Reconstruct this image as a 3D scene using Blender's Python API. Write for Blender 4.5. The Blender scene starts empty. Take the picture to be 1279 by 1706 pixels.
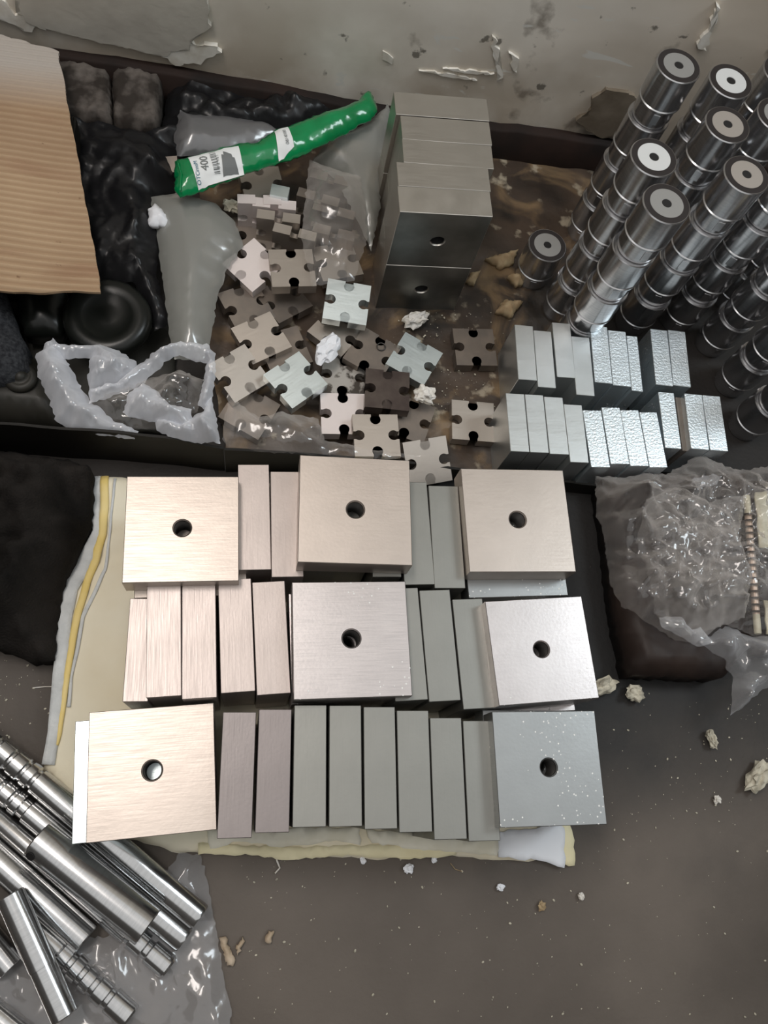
import bpy, bmesh, math, random
from mathutils import Vector, Matrix, noise
from mathutils.geometry import delaunay_2d_cdt
random.seed(7)
C = bpy.context.scene.collection
sc = bpy.context.scene
W, H, F, CH = 1279, 1706, 1350.0, 1.3
# ---------------------------------------------------------------- camera
_d = Vector((412-W/2, -(1345-H/2), -F)).normalized()      # straight down, in camera axes
_up = -_d
_y = (Vector((0,1,0)) - _up*_up.y).normalized()
_x = _y.cross(_up)
RM = Matrix((_x, _y, _up))                                 # camera axes -> world
cd = bpy.data.cameras.new('camera'); cam = bpy.data.objects.new('camera', cd); C.objects.link(cam)
cam.matrix_world = Matrix.Translation((0,0,CH)) @ RM.to_4x4()
cd.sensor_fit = 'VERTICAL'; cd.sensor_height = 36; cd.lens = F/H*36; cd.clip_start = .01
sc.camera = cam
# ---------------------------------------------------------------- light and exposure
w = bpy.data.worlds.new('world'); sc.world = w; w.use_nodes = True
w.node_tree.nodes['Background'].inputs[0].default_value = (.93,.93,.92,1)
w.node_tree.nodes['Background'].inputs[1].default_value = .85
def area(name, loc, tgt, sx, sy, power, col):
    l = bpy.data.lights.new(name, 'AREA'); l.shape = 'RECTANGLE'; l.size = sx; l.size_y = sy; l.energy = power; l.color = col
    o = bpy.data.objects.new(name, l); C.objects.link(o); o.location = loc
    o.rotation_euler = (Vector(tgt)-Vector(loc)).to_track_quat('-Z','Y').to_euler()
    return o
area('ceiling_lamp', (-.62,.85,3.0), (.1,.7,0), 1.5, .45, 32, (1,.92,.86))
area('cool_window_light', (2.25,.85,2.6), (.6,.6,0), .8, .9, 26, (.84,.94,1))  # unseen cool light, set for the window mirrored in the bright blocks
sc.view_settings.view_transform = 'Standard'; sc.view_settings.look = 'None'
sc.view_settings.exposure = 0.0; sc.view_settings.gamma = 1; sc.view_settings.use_curve_mapping = False

# ---------------------------------------------------------------- helpers
def ray(px, py): return RM @ Vector((px-W/2, -(py-H/2), -F))
def at(px, py, z=0.0):
    v = ray(px, py); t = (CH-z)/-v.z
    return Vector((v.x*t, v.y*t, z))
WY, WS = 1.313, -.070                                      # wall plane y = WY + WS*x
def at_wall(px, py, off=0):
    v = ray(px, py); t = (WY-off)/(v.y-WS*v.x)
    return Vector((v.x*t, v.y*t, CH+v.z*t))
def tag(o, label=None, cat=None, group=None, kind=None):
    for k, v in (('label',label),('category',cat),('group',group),('kind',kind)):
        if v: o[k] = v
    return o
def link(name, me, m, parent=None, loc=None, rot=None):
    o = bpy.data.objects.new(name, me); C.objects.link(o)
    if m is not None and len(me.materials) == 0: me.materials.append(m)
    if parent is not None: o.parent = parent
    if loc is not None: o.location = loc
    if rot is not None: o.rotation_euler = rot
    return o
def tomesh(name, bm, smooth=False, angle=None):
    bmesh.ops.recalc_face_normals(bm, faces=bm.faces)
    me = bpy.data.meshes.new(name); bm.to_mesh(me); bm.free()
    if smooth:
        me.polygons.foreach_set('use_smooth', [True]*len(me.polygons))
        if angle: 
            try: me.set_sharp_from_angle(angle=angle)
            except Exception: pass
    return me
def inst(o, parent=None):
    c = o.copy(); C.objects.link(c); c.parent = parent
    for ch in o.children:
        d = ch.copy(); C.objects.link(d); d.parent = c
    return c

# ---------------------------------------------------------------- materials
def mat(name, col, rough=.5, metal=0, col2=None, scale=8, stretch=(1,1,1), bump=0, bscale=60, detail=4, spec=.5, lo=.35, hi=.65, coat=0, sheen=0):
    m = bpy.data.materials.new(name); m.use_nodes = True
    nt = m.node_tree; b = nt.nodes['Principled BSDF']
    b.inputs['Base Color'].default_value = (*col,1); b.inputs['Roughness'].default_value = rough
    b.inputs['Metallic'].default_value = metal; b.inputs['Specular IOR Level'].default_value = spec
    b.inputs['Coat Weight'].default_value = coat; b.inputs['Sheen Weight'].default_value = sheen
    tc = nt.nodes.new('ShaderNodeTexCoord'); mp = nt.nodes.new('ShaderNodeMapping'); mp.inputs['Scale'].default_value = stretch
    nt.links.new(tc.outputs['Object'], mp.inputs['Vector'])
    if col2:
        n = nt.nodes.new('ShaderNodeTexNoise'); n.inputs['Scale'].default_value = scale; n.inputs['Detail'].default_value = detail
        nt.links.new(mp.outputs[0], n.inputs['Vector'])
        r = nt.nodes.new('ShaderNodeValToRGB'); r.color_ramp.elements[0].position = lo; r.color_ramp.elements[1].position = hi
        r.color_ramp.elements[0].color = (*col,1); r.color_ramp.elements[1].color = (*col2,1)
        nt.links.new(n.outputs['Fac'], r.inputs[0]); nt.links.new(r.outputs[0], b.inputs['Base Color'])
    if bump:
        n2 = nt.nodes.new('ShaderNodeTexNoise'); n2.inputs['Scale'].default_value = bscale; n2.inputs['Detail'].default_value = 5
        nt.links.new(mp.outputs[0], n2.inputs['Vector'])
        bp = nt.nodes.new('ShaderNodeBump'); bp.inputs['Strength'].default_value = bump; bp.inputs['Distance'].default_value = .002
        nt.links.new(n2.outputs['Fac'], bp.inputs['Height']); nt.links.new(bp.outputs[0], b.inputs['Normal'])
    return m
def plastic(name, col, opac, rough=.22, edge=.5, bump=.05, bscale=18):
    m = bpy.data.materials.new(name); m.use_nodes = True; nt = m.node_tree
    b = nt.nodes['Principled BSDF']; out = nt.nodes['Material Output']
    b.inputs['Base Color'].default_value = (*col,1); b.inputs['Roughness'].default_value = rough; b.inputs['Specular IOR Level'].default_value = .9
    t = nt.nodes.new('ShaderNodeBsdfTransparent'); mx = nt.nodes.new('ShaderNodeMixShader'); lw = nt.nodes.new('ShaderNodeLayerWeight'); lw.inputs[0].default_value = .35
    g = nt.nodes.new('ShaderNodeBsdfGlossy'); g.inputs['Roughness'].default_value = .13; g.inputs['Color'].default_value = (1,1,1,1)
    m2 = nt.nodes.new('ShaderNodeMixShader')
    ma = nt.nodes.new('ShaderNodeMapRange'); ma.inputs['From Max'].default_value = 1; ma.inputs['To Min'].default_value = opac; ma.inputs['To Max'].default_value = min(1, opac+edge)
    nt.links.new(lw.outputs['Facing'], ma.inputs[0]); nt.links.new(ma.outputs[0], mx.inputs[0])
    nt.links.new(t.outputs[0], mx.inputs[1]); nt.links.new(b.outputs[0], mx.inputs[2])
    m2.inputs[0].default_value = .055
    nt.links.new(mx.outputs[0], m2.inputs[1]); nt.links.new(g.outputs[0], m2.inputs[2]); nt.links.new(m2.outputs[0], out.inputs[0])
    if bump:
        n2 = nt.nodes.new('ShaderNodeTexNoise'); n2.inputs['Scale'].default_value = bscale; n2.inputs['Detail'].default_value = 3; n2.inputs['Distortion'].default_value = 1.2
        tc = nt.nodes.new('ShaderNodeTexCoord'); nt.links.new(tc.outputs['Object'], n2.inputs['Vector'])
        bp = nt.nodes.new('ShaderNodeBump'); bp.inputs['Strength'].default_value = bump; bp.inputs['Distance'].default_value = .01
        nt.links.new(n2.outputs['Fac'], bp.inputs['Height']); nt.links.new(bp.outputs[0], b.inputs['Normal']); nt.links.new(bp.outputs[0], g.inputs['Normal'])
    return m
def steel(name, col, rough, metal, spots=0.0, grain=(1,30,1), relief=(.05,220)):
    """ground steel: fine grain along one way, faint mottling, optional bright dust specks"""
    m = mat(name, col, rough, metal, tuple(c*.90 for c in col), 14, (1,1,1), relief[0], relief[1], lo=.3, hi=.7)
    nt = m.node_tree; b = nt.nodes['Principled BSDF']
    tc = nt.nodes.new('ShaderNodeTexCoord'); mp = nt.nodes.new('ShaderNodeMapping'); mp.inputs['Scale'].default_value = grain
    nt.links.new(tc.outputs['Object'], mp.inputs['Vector'])
    n = nt.nodes.new('ShaderNodeTexNoise'); n.inputs['Scale'].default_value = 25; n.inputs['Detail'].default_value = 6
    nt.links.new(mp.outputs[0], n.inputs['Vector'])
    mr = nt.nodes.new('ShaderNodeMapRange'); mr.inputs['From Min'].default_value = .3; mr.inputs['From Max'].default_value = .7
    mr.inputs['To Min'].default_value = max(.05, rough-.05); mr.inputs['To Max'].default_value = rough+.07
    nt.links.new(n.outputs['Fac'], mr.inputs[0]); nt.links.new(mr.outputs[0], b.inputs['Roughness'])
    if spots:
        v = nt.nodes.new('ShaderNodeTexVoronoi'); v.inputs['Scale'].default_value = 140
        n3 = nt.nodes.new('ShaderNodeTexNoise'); n3.inputs['Scale'].default_value = 13
        nt.links.new(tc.outputs['Object'], v.inputs['Vector']); nt.links.new(tc.outputs['Object'], n3.inputs['Vector'])
        lt = nt.nodes.new('ShaderNodeMath'); lt.operation = 'LESS_THAN'; lt.inputs[1].default_value = .17
        gt = nt.nodes.new('ShaderNodeMath'); gt.operation = 'GREATER_THAN'; gt.inputs[1].default_value = 1-spots
        mu = nt.nodes.new('ShaderNodeMath'); mu.operation = 'MULTIPLY'
        nt.links.new(v.outputs['Distance'], lt.inputs[0]); nt.links.new(n3.outputs['Fac'], gt.inputs[0]); nt.links.new(lt.outputs[0], mu.inputs[0]); nt.links.new(gt.outputs[0], mu.inputs[1])
        mix = nt.nodes.new('ShaderNodeMix'); mix.data_type = 'RGBA'; mix.inputs[7].default_value = (.8,.8,.78,1)
        src = b.inputs['Base Color'].links[0].from_socket
        nt.links.new(mu.outputs[0], mix.inputs[0]); nt.links.new(src, mix.inputs[6]); nt.links.new(mix.outputs[2], b.inputs['Base Color'])
        sub = nt.nodes.new('ShaderNodeMath'); sub.operation = 'SUBTRACT'; sub.inputs[0].default_value = metal; nt.links.new(mu.outputs[0], sub.inputs[1]); nt.links.new(sub.outputs[0], b.inputs['Metallic'])
    return m
M = {}
M['warm'] = steel('ground_steel_warm', (.55,.485,.435), .40, .85)
M['warm_dust'] = steel('ground_steel_dusty', (.58,.54,.53), .33, .88, .42)
M['grey'] = steel('milled_steel', (.275,.275,.255), .42, .85, .0, (30,1,1))  # grey of these plates: milled finish and reflections in one colour
M['mauve'] = steel('milled_steel_mauve', (.46,.405,.38), .42, .85, .38, (30,1,1))  # same milled steel, with the pinker reflections on the left painted in
M['dark'] = steel('milled_steel_dark', (.25,.225,.22), .42, .85, .35, (30,1,1))
M['grey_dust'] = steel('milled_steel_specked', (.34,.35,.35), .38, .85, .5)
M['tower'] = steel('tower_steel', (.58,.55,.50), .36, .95)
M['tower_face'] = mat('tower_steel_shaded', (.16,.165,.155), .34, .9, (.28,.285,.27), 11, bump=.05, lo=.35, hi=.7)  # tower steel again, the front's shade put into a darker colour
M['silver'] = steel('bright_steel', (.84,.92,.96), .32, .92, .5, relief=(.35,260))  # right-hand blocks: cool reflected light partly put into the colour
M['silver_plain'] = steel('bright_steel_plain', (.66,.69,.69), .38, .92)
M['notch'] = steel('plate_steel', (.52,.47,.42), .40, .85)
M['notch_bright'] = steel('plate_steel_bright', (.74,.82,.83), .33, .88)
M['notch_dull'] = mat('plate_steel_dull', (.26,.22,.185), .45, .7, (.19,.165,.145), 22)
M['notch_oily'] = mat('plate_steel_oily', (.13,.105,.09), .3, .5, (.08,.06,.055), 25)
M['notch_pale'] = steel('plate_steel_pale', (.75,.68,.66), .45, .4)
M['notch_speck'] = mat('plate_steel_scaled', (.40,.38,.35), .5, .4, (.07,.06,.05), 34, lo=.5, hi=.56, detail=8)
M['bore'] = mat('thread_dark', (.10,.095,.09), .35, .8)
M['rod'] = mat('turned_steel', (.58,.58,.58), .19, .97, (.52,.52,.52), 30, (1,1,12))
M['sleeve'] = mat('turned_sleeve_steel', (.58,.575,.58), .23, .96, (.48,.48,.49), 30, (1,1,12))
M['ring'] = mat('black_oxide_ring', (.035,.03,.03), .4, .3)
M['face_w'] = mat('sleeve_face_white', (.78,.80,.80), .4, .3)
M['face_g'] = mat('sleeve_face_grey', (.40,.40,.39), .4, .5)
M['face_t'] = mat('sleeve_face_tan', (.50,.46,.42), .4, .5)
M['hole'] = mat('bore_black', (.006,.005,.005), .7)  # near-black stands in for the shade inside bores
M['black_sheet'] = mat('black_film', (.010,.010,.011), .32, 0, bump=.1, bscale=25, spec=.3)
M['rubber'] = mat('black_rubber', (.006,.007,.006), .30, 0, bump=.06, bscale=80, spec=.35)
M['tray'] = mat('dark_tray', (.008,.0075,.006), .55, .0, (.013,.011,.009), 6, spec=.2, bump=.1)
M['olive'] = mat('dusty_black_plastic', (.011,.011,.009), .45, 0, (.030,.028,.023), 7, bump=.1, spec=.3)
M['cloth'] = mat('black_cloth', (.006,.0055,.005), .95, 0, (.022,.019,.017), 6, bump=.9, bscale=260, spec=.15)
M['greycloth'] = mat('charcoal_felt', (.045,.048,.053), .95, 0, (.018,.019,.022), 160, bump=.9, bscale=260, spec=.1)
M['clear'] = plastic('clear_film', (.80,.75,.71), .03, .2, .62)
M['clear_w'] = plastic('milky_film', (.90,.93,1.0), .38, .28, .55)
M['clear_s'] = plastic('thin_clear_film', (.72,.73,.76), .16, .25, .55)
M['clear_g'] = plastic('smoky_film', (.34,.345,.32), .60, .3, .3)
M['clear_d'] = plastic('smoky_dark_film', (.15,.15,.155), .75, .3, .2)
M['green'] = mat('green_film', (.0,.19,.055), .2, 0, (.0,.26,.08), 20, bump=.25, bscale=45, coat=.5)
M['label'] = mat('paper_label', (.78,.80,.80), .4)
M['ink'] = mat('grey_ink', (.16,.17,.17), .6)
M['blue'] = mat('blue_ink', (.04,.16,.24), .6)
M['pad'] = mat('cream_padding', (.76,.68,.50), .85, 0, (.84,.79,.64), 6, bump=.6, bscale=30)
M['padwhite'] = mat('white_fleece', (.66,.68,.68), .9, 0, (.56,.58,.58), 40, bump=.8, bscale=150)
M['pad2'] = mat('off_white_padding', (.88,.85,.73), .85, 0, (.78,.74,.60), 20, bump=.4, bscale=60)
M['foam'] = mat('yellow_foam', (.86,.80,.55), .85, 0, (.78,.71,.46), 12, bump=.4, bscale=90)
M['tape'] = mat('yellow_band', (.80,.61,.20), .7, 0, (.86,.70,.32), 18, bump=.3, bscale=60)
M['lump'] = mat('white_lump', (.78,.76,.72), .85, 0, (.62,.58,.50), 60, bump=.8, bscale=120)
M['lump_y'] = mat('cream_lump', (.60,.56,.45), .85, 0, (.30,.28,.22), 60, bump=.8, bscale=120)
M['leaf'] = mat('dry_scrap', (.32,.22,.12), .8, 0, (.45,.36,.22), 40, bump=.5)
M['wood'] = mat('wood_chip', (.36,.27,.18), .8, 0, (.55,.45,.34), 40, bump=.5)
M['paper'] = mat('white_paper', (.82,.84,.88), .8)
M['brown'] = mat('brown_package', (.032,.021,.017), .5, 0, (.014,.010,.009), 9, bump=.2, spec=.25)
M['cream'] = mat('cream_plastic', (.62,.57,.42), .4, 0, (.52,.48,.36), 20)
M['copper'] = mat('copper_rod', (.62,.47,.37), .35, .3)
M['spring'] = mat('dark_wire', (.045,.035,.03), .35, .6)
M['dusty'] = mat('dusty_brick', (.022,.016,.012), .85, 0, (.15,.13,.115), 26, bump=.8, bscale=60, lo=.45, hi=.75)

# ---------------------------------------------------------------- setting: floor, wall
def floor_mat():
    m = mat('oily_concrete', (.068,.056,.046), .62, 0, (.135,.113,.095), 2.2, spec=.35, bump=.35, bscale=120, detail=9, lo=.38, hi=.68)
    nt = m.node_tree; b = nt.nodes['Principled BSDF']; src = b.inputs['Base Color'].links[0].from_socket
    tc = nt.nodes['Texture Coordinate']
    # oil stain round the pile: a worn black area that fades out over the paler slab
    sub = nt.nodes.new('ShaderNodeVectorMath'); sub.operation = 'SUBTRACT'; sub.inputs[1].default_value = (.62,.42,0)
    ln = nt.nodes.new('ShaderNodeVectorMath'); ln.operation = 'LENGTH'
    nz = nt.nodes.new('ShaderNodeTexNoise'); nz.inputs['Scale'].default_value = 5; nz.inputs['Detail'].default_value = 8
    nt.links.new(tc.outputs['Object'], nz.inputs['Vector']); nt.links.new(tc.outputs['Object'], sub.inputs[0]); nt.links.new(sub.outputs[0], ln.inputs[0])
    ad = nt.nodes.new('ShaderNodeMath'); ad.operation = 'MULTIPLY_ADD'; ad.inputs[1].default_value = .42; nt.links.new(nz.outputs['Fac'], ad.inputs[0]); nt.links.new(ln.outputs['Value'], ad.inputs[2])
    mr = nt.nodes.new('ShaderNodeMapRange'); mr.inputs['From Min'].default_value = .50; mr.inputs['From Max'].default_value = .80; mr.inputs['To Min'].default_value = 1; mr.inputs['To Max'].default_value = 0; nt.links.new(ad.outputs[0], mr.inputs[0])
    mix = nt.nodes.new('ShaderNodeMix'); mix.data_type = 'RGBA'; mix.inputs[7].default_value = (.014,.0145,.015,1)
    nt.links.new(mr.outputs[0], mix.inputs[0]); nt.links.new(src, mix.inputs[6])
    sy = nt.nodes.new('ShaderNodeSeparateXYZ'); nt.links.new(tc.outputs['Object'], sy.inputs[0])  # back of the floor darker: oil and shade painted together
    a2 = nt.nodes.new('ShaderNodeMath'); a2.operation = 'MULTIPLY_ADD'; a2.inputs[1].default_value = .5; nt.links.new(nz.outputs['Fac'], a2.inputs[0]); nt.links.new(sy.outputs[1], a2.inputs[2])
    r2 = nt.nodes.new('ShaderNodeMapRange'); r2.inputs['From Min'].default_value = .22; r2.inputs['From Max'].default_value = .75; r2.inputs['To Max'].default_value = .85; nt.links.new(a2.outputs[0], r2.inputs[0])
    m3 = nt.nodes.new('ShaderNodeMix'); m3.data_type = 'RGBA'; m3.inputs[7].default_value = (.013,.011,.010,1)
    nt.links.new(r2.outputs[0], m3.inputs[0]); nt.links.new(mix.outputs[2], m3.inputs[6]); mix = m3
    # pale specks and grit
    v = nt.nodes.new('ShaderNodeTexVoronoi'); v.inputs['Scale'].default_value = 60; nt.links.new(tc.outputs['Object'], v.inputs['Vector'])
    lt = nt.nodes.new('ShaderNodeMath'); lt.operation = 'LESS_THAN'; lt.inputs[1].default_value = .035; nt.links.new(v.outputs['Distance'], lt.inputs[0])
    n4 = nt.nodes.new('ShaderNodeTexNoise'); n4.inputs['Scale'].default_value = 6; nt.links.new(tc.outputs['Object'], n4.inputs['Vector'])
    gt = nt.nodes.new('ShaderNodeMath'); gt.operation = 'GREATER_THAN'; gt.inputs[1].default_value = .57; nt.links.new(n4.outputs['Fac'], gt.inputs[0])
    mu = nt.nodes.new('ShaderNodeMath'); mu.operation = 'MULTIPLY'; nt.links.new(lt.outputs[0], mu.inputs[0]); nt.links.new(gt.outputs[0], mu.inputs[1])
    mx2 = nt.nodes.new('ShaderNodeMix'); mx2.data_type = 'RGBA'; mx2.inputs[7].default_value = (.20,.18,.15,1)
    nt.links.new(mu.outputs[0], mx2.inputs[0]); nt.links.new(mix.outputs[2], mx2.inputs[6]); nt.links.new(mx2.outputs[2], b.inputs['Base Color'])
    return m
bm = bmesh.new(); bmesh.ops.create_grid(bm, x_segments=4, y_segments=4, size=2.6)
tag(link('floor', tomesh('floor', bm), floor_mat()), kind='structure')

# unseen walls of the workshop bay, added dull and grey to darken side reflections
dw_ = mat('grey_shop_wall', (.16,.15,.14), .9, 0, (.11,.105,.10), 3, bump=.3, bscale=20)
for nm, pts in (('wall_left', ((-2.0,-2.2),(-2.0,1.46))), ('wall_right', ((2.6,-2.2),(2.6,1.14))), ('wall_front', ((-2.0,-2.2),(2.6,-2.2)))):
    (x0,y0),(x1,y1) = pts
    bm = bmesh.new(); d_ = Vector((x1-x0,y1-y0,0)).normalized(); nn = Vector((-d_.y,d_.x,0))*.05
    g_ = bmesh.ops.create_cube(bm, size=1)
    bmesh.ops.scale(bm, verts=g_['verts'], vec=(math.hypot(x1-x0,y1-y0), .06, 2.6)); bmesh.ops.rotate(bm, verts=g_['verts'], cent=(0,0,0), matrix=Matrix.Rotation(math.atan2(y1-y0,x1-x0),3,'Z'))
    tag(link(nm, tomesh(nm, bm), dw_, None, ((x0+x1)/2,(y0+y1)/2,1.3)), kind='structure')
wm = mat('old_plaster', (.90,.875,.81), .85, 0, (.77,.73,.65), 3.5, bump=.6, bscale=14, detail=9)
nt = wm.node_tree; b = nt.nodes['Principled BSDF']; src = b.inputs['Base Color'].links[0].from_socket; tc = nt.nodes['Texture Coordinate']
def overlay(src, scale, lo, hi, col, amount, stretch=(1,1,1), zlim=None, dist=0, axis=2):
    mp = nt.nodes.new('ShaderNodeMapping'); mp.inputs['Scale'].default_value = stretch; nt.links.new(tc.outputs['Object'], mp.inputs['Vector'])
    n = nt.nodes.new('ShaderNodeTexNoise'); n.inputs['Scale'].default_value = scale; n.inputs['Detail'].default_value = 9; n.inputs['Distortion'].default_value = dist
    nt.links.new(mp.outputs[0], n.inputs['Vector'])
    r = nt.nodes.new('ShaderNodeMapRange'); r.inputs['From Min'].default_value = lo; r.inputs['From Max'].default_value = hi; r.inputs['To Max'].default_value = amount
    nt.links.new(n.outputs['Fac'], r.inputs[0]); fac = r.outputs[0]
    if zlim:
        sx = nt.nodes.new('ShaderNodeSeparateXYZ'); nt.links.new(tc.outputs['Object'], sx.inputs[0])
        q = nt.nodes.new('ShaderNodeMapRange'); q.inputs['From Min'].default_value = zlim[0]; q.inputs['From Max'].default_value = zlim[1]; q.inputs['To Min'].default_value = 1; q.inputs['To Max'].default_value = 0
        nt.links.new(sx.outputs[axis], q.inputs[0]); mm = nt.nodes.new('ShaderNodeMath'); mm.operation = 'MULTIPLY'; nt.links.new(fac, mm.inputs[0]); nt.links.new(q.outputs[0], mm.inputs[1]); fac = mm.outputs[0]
    mix = nt.nodes.new('ShaderNodeMix'); mix.data_type = 'RGBA'; mix.inputs[7].default_value = (*col,1)
    nt.links.new(fac, mix.inputs[0]); nt.links.new(src, mix.inputs[6]); return mix.outputs[2]
src = overlay(src, 3, .15, .50, (.52,.43,.33), .95, zlim=(1.05,.45), axis=0)   # browner towards the sleeves
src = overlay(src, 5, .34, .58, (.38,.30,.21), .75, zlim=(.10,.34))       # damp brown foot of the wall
src = overlay(src, 9, .60, .66, (.16,.13,.10), .7)                       # dark scuffs
src = overlay(src, 26, .68, .72, (.10,.09,.07), .8)                      # small pits
src = overlay(src, 7, .64, .68, (.74,.74,.70), .8, (1,1,3), dist=1.5)     # pale scrapes
nt.links.new(src, b.inputs['Base Color'])
bm = bmesh.new()
g = bmesh.ops.create_grid(bm, x_segments=120, y_segments=90, size=1)
for v in bm.verts:
    X, Z = v.co.x*2.2+.3, (v.co.y+1)*1.4
    n = noise.noise(Vector((X*3,Z*3,1)))*.012 + noise.noise(Vector((X*11,Z*11,4)))*.004
    v.co = (X, WY+WS*X+n*.7+.004, Z)
wall = tag(link('wall_back', tomesh('wall_back', bm, True), wm), kind='structure')

# ---------------------------------------------------------------- generic soft shapes
def seg_dist(p, a, b):
    ab = b-a; t = max(0, min(1, (p-a).dot(ab)/max(1e-12, ab.length_squared)))
    return (p-(a+ab*t)).length
def inside(p, poly):
    c = False; n = len(poly)
    for i in range(n):
        a, b = poly[i], poly[(i+1) % n]
        if (a.y > p.y) != (b.y > p.y) and p.x < (b.x-a.x)*(p.y-a.y)/(b.y-a.y)+a.x: c = not c
    return c
def tri(x): x = x % 1.0; return abs(x*2-1)
_fd = [(math.cos(a), math.sin(a), f, ph) for a, f, ph in ((.3,.55,.1),(1.25,.8,.5),(2.2,.65,.3),(2.9,1.15,.7),(.8,1.7,.2),(1.9,2.3,.9))]
def fold(q):
    wx = noise.noise(q*.45)*1.1; wy = noise.noise(q*.45+Vector((9,3,1)))*1.1; s_ = 0
    for i, (cx, cy, f, ph) in enumerate(_fd):
        m_ = max(0, .45+1.1*noise.noise(q*.5+Vector((i*5.3,i*2.1,7))))
        s_ += m_*tri(((q.x+wx)*cx+(q.y+wy)*cy)*f+ph)/f**.8
    return s_*.95
def soft(name, m, outline, zb, dome=0, dw=.03, amp=.006, fr=12, step=.008, jag=.002, seed=0, bottom=None, parent=None, hf=None, ridge=True, smooth=None, power=.6, fine=.32):
    if smooth is None: smooth = True
    """cloth / film / puffy shape over an outline given as picture points lying at height zb"""
    rnd = random.Random(seed)
    pts = [at(x, y, zb).to_2d() for x, y in outline]
    ring = []
    for i, a in enumerate(pts):
        b_ = pts[(i+1) % len(pts)]; k = max(1, int((b_-a).length/step))
        for j in range(k):
            p = a.lerp(b_, j/k)
            if j: p = p+Vector((rnd.uniform(-jag,jag), rnd.uniform(-jag,jag)))
            ring.append(p)
    xs = [p.x for p in ring]; ys = [p.y for p in ring]
    V = list(ring); nr = len(ring)
    x = min(xs)
    while x < max(xs):
        y = min(ys)
        while y < max(ys):
            p = Vector((x+rnd.uniform(-.35,.35)*step, y+rnd.uniform(-.35,.35)*step))
            if inside(p, ring) and min(seg_dist(p, ring[i], ring[(i+1) % nr]) for i in range(0, nr)) > step*.45: V.append(p)
            y += step
        x += step
    vo, _, fo, *_ = delaunay_2d_cdt(V, [(i,(i+1) % nr) for i in range(nr)], [], 1, 1e-7)
    bm = bmesh.new(); vs = []; so = Vector((seed*3.7, seed*1.3, 0))
    for p in vo:
        d = min(seg_dist(p, ring[i], ring[(i+1) % nr]) for i in range(nr))
        e = min(1, d/dw)
        q = Vector((p.x*fr, p.y*fr, 0))+so
        if ridge:
            n = fold(q)+fine*fold(q*3.3+Vector((4,8,1)))
        else: n = noise.noise(q)+.5*noise.noise(q*2.1)+.6
        z = zb + dome*(e**power) + amp*n*(.35+.65*e) + (hf(p.x, p.y) if hf else 0)
        vs.append(bm.verts.new((p.x, p.y, z)))
    for f in fo:
        try: bm.faces.new([vs[i] for i in f])
        except ValueError: pass
    if bottom is not None:
        bd = [e for e in bm.edges if len(e.link_faces) == 1]
        r = bmesh.ops.extrude_edge_only(bm, edges=bd)
        nv = [g for g in r['geom'] if isinstance(g, bmesh.types.BMVert)]
        for v in nv: v.co.z = bottom
        ne = [g for g in r['geom'] if isinstance(g, bmesh.types.BMEdge) and all(v in nv for v in g.verts)]
        bmesh.ops.triangle_fill(bm, edges=ne, use_beauty=True)
    c = sum((Vector(v.co) for v in bm.verts), Vector())/len(bm.verts); c.z = zb
    bmesh.ops.translate(bm, verts=bm.verts, vec=-c)
    return link(name, tomesh(name, bm, smooth), m, parent, c - (parent.location if parent else Vector()))
def rockmesh(name, r, seed, flat=.7, amp=.5, sub=3):
    bm = bmesh.new(); bmesh.ops.create_icosphere(bm, subdivisions=sub, radius=r)
    for v in bm.verts:
        q = v.co/r*1.6+Vector((seed*7.1,0,seed))
        v.co *= 1+amp*noise.noise(q)+amp*.7*noise.noise(q*2.7)+amp*.5*noise.noise(q*6)
        v.co.z *= flat
    zmin = min(v.co.z for v in bm.verts)
    bmesh.ops.translate(bm, verts=bm.verts, vec=(0,0,-zmin*.9))
    return tomesh(name, bm, False)
def rbox(bm, sx, sy, sz, bev=.0008, seg=1, M_=None):
    g = bmesh.ops.create_cube(bm, size=1)
    vs = g['verts']
    bmesh.ops.scale(bm, verts=vs, vec=(sx,sy,sz)); bmesh.ops.translate(bm, verts=vs, vec=(0,0,sz/2))
    if M_: bmesh.ops.transform(bm, matrix=M_, verts=vs)
    if bev: bmesh.ops.bevel(bm, geom=list({e for v in vs for e in v.link_edges}), offset=bev, segments=seg, affect='EDGES')
def lathe(bm, prof, n=32, M_=None, cap=True):
    rings = []
    for r, z in prof:
        rings.append([bm.verts.new((M_ @ Vector((r*math.cos(2*math.pi*i/n), r*math.sin(2*math.pi*i/n), z))) if M_ else (r*math.cos(2*math.pi*i/n), r*math.sin(2*math.pi*i/n), z)) for i in range(n)])
    for a, b_ in zip(rings, rings[1:]):
        for i in range(n): bm.faces.new((a[i], a[(i+1) % n], b_[(i+1) % n], b_[i]))
    if cap: bm.faces.new(rings[0][::-1]); bm.faces.new(rings[-1])
def prism(bm, outline, h, bev=0):
    lo = [bm.verts.new((x,y,0)) for x, y in outline]; hi = [bm.verts.new((x,y,h)) for x, y in outline]
    n = len(outline)
    bm.faces.new(lo[::-1]); top = bm.faces.new(hi)
    for i in range(n): bm.faces.new((lo[i], lo[(i+1) % n], hi[(i+1) % n], hi[i]))
    return top

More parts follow.
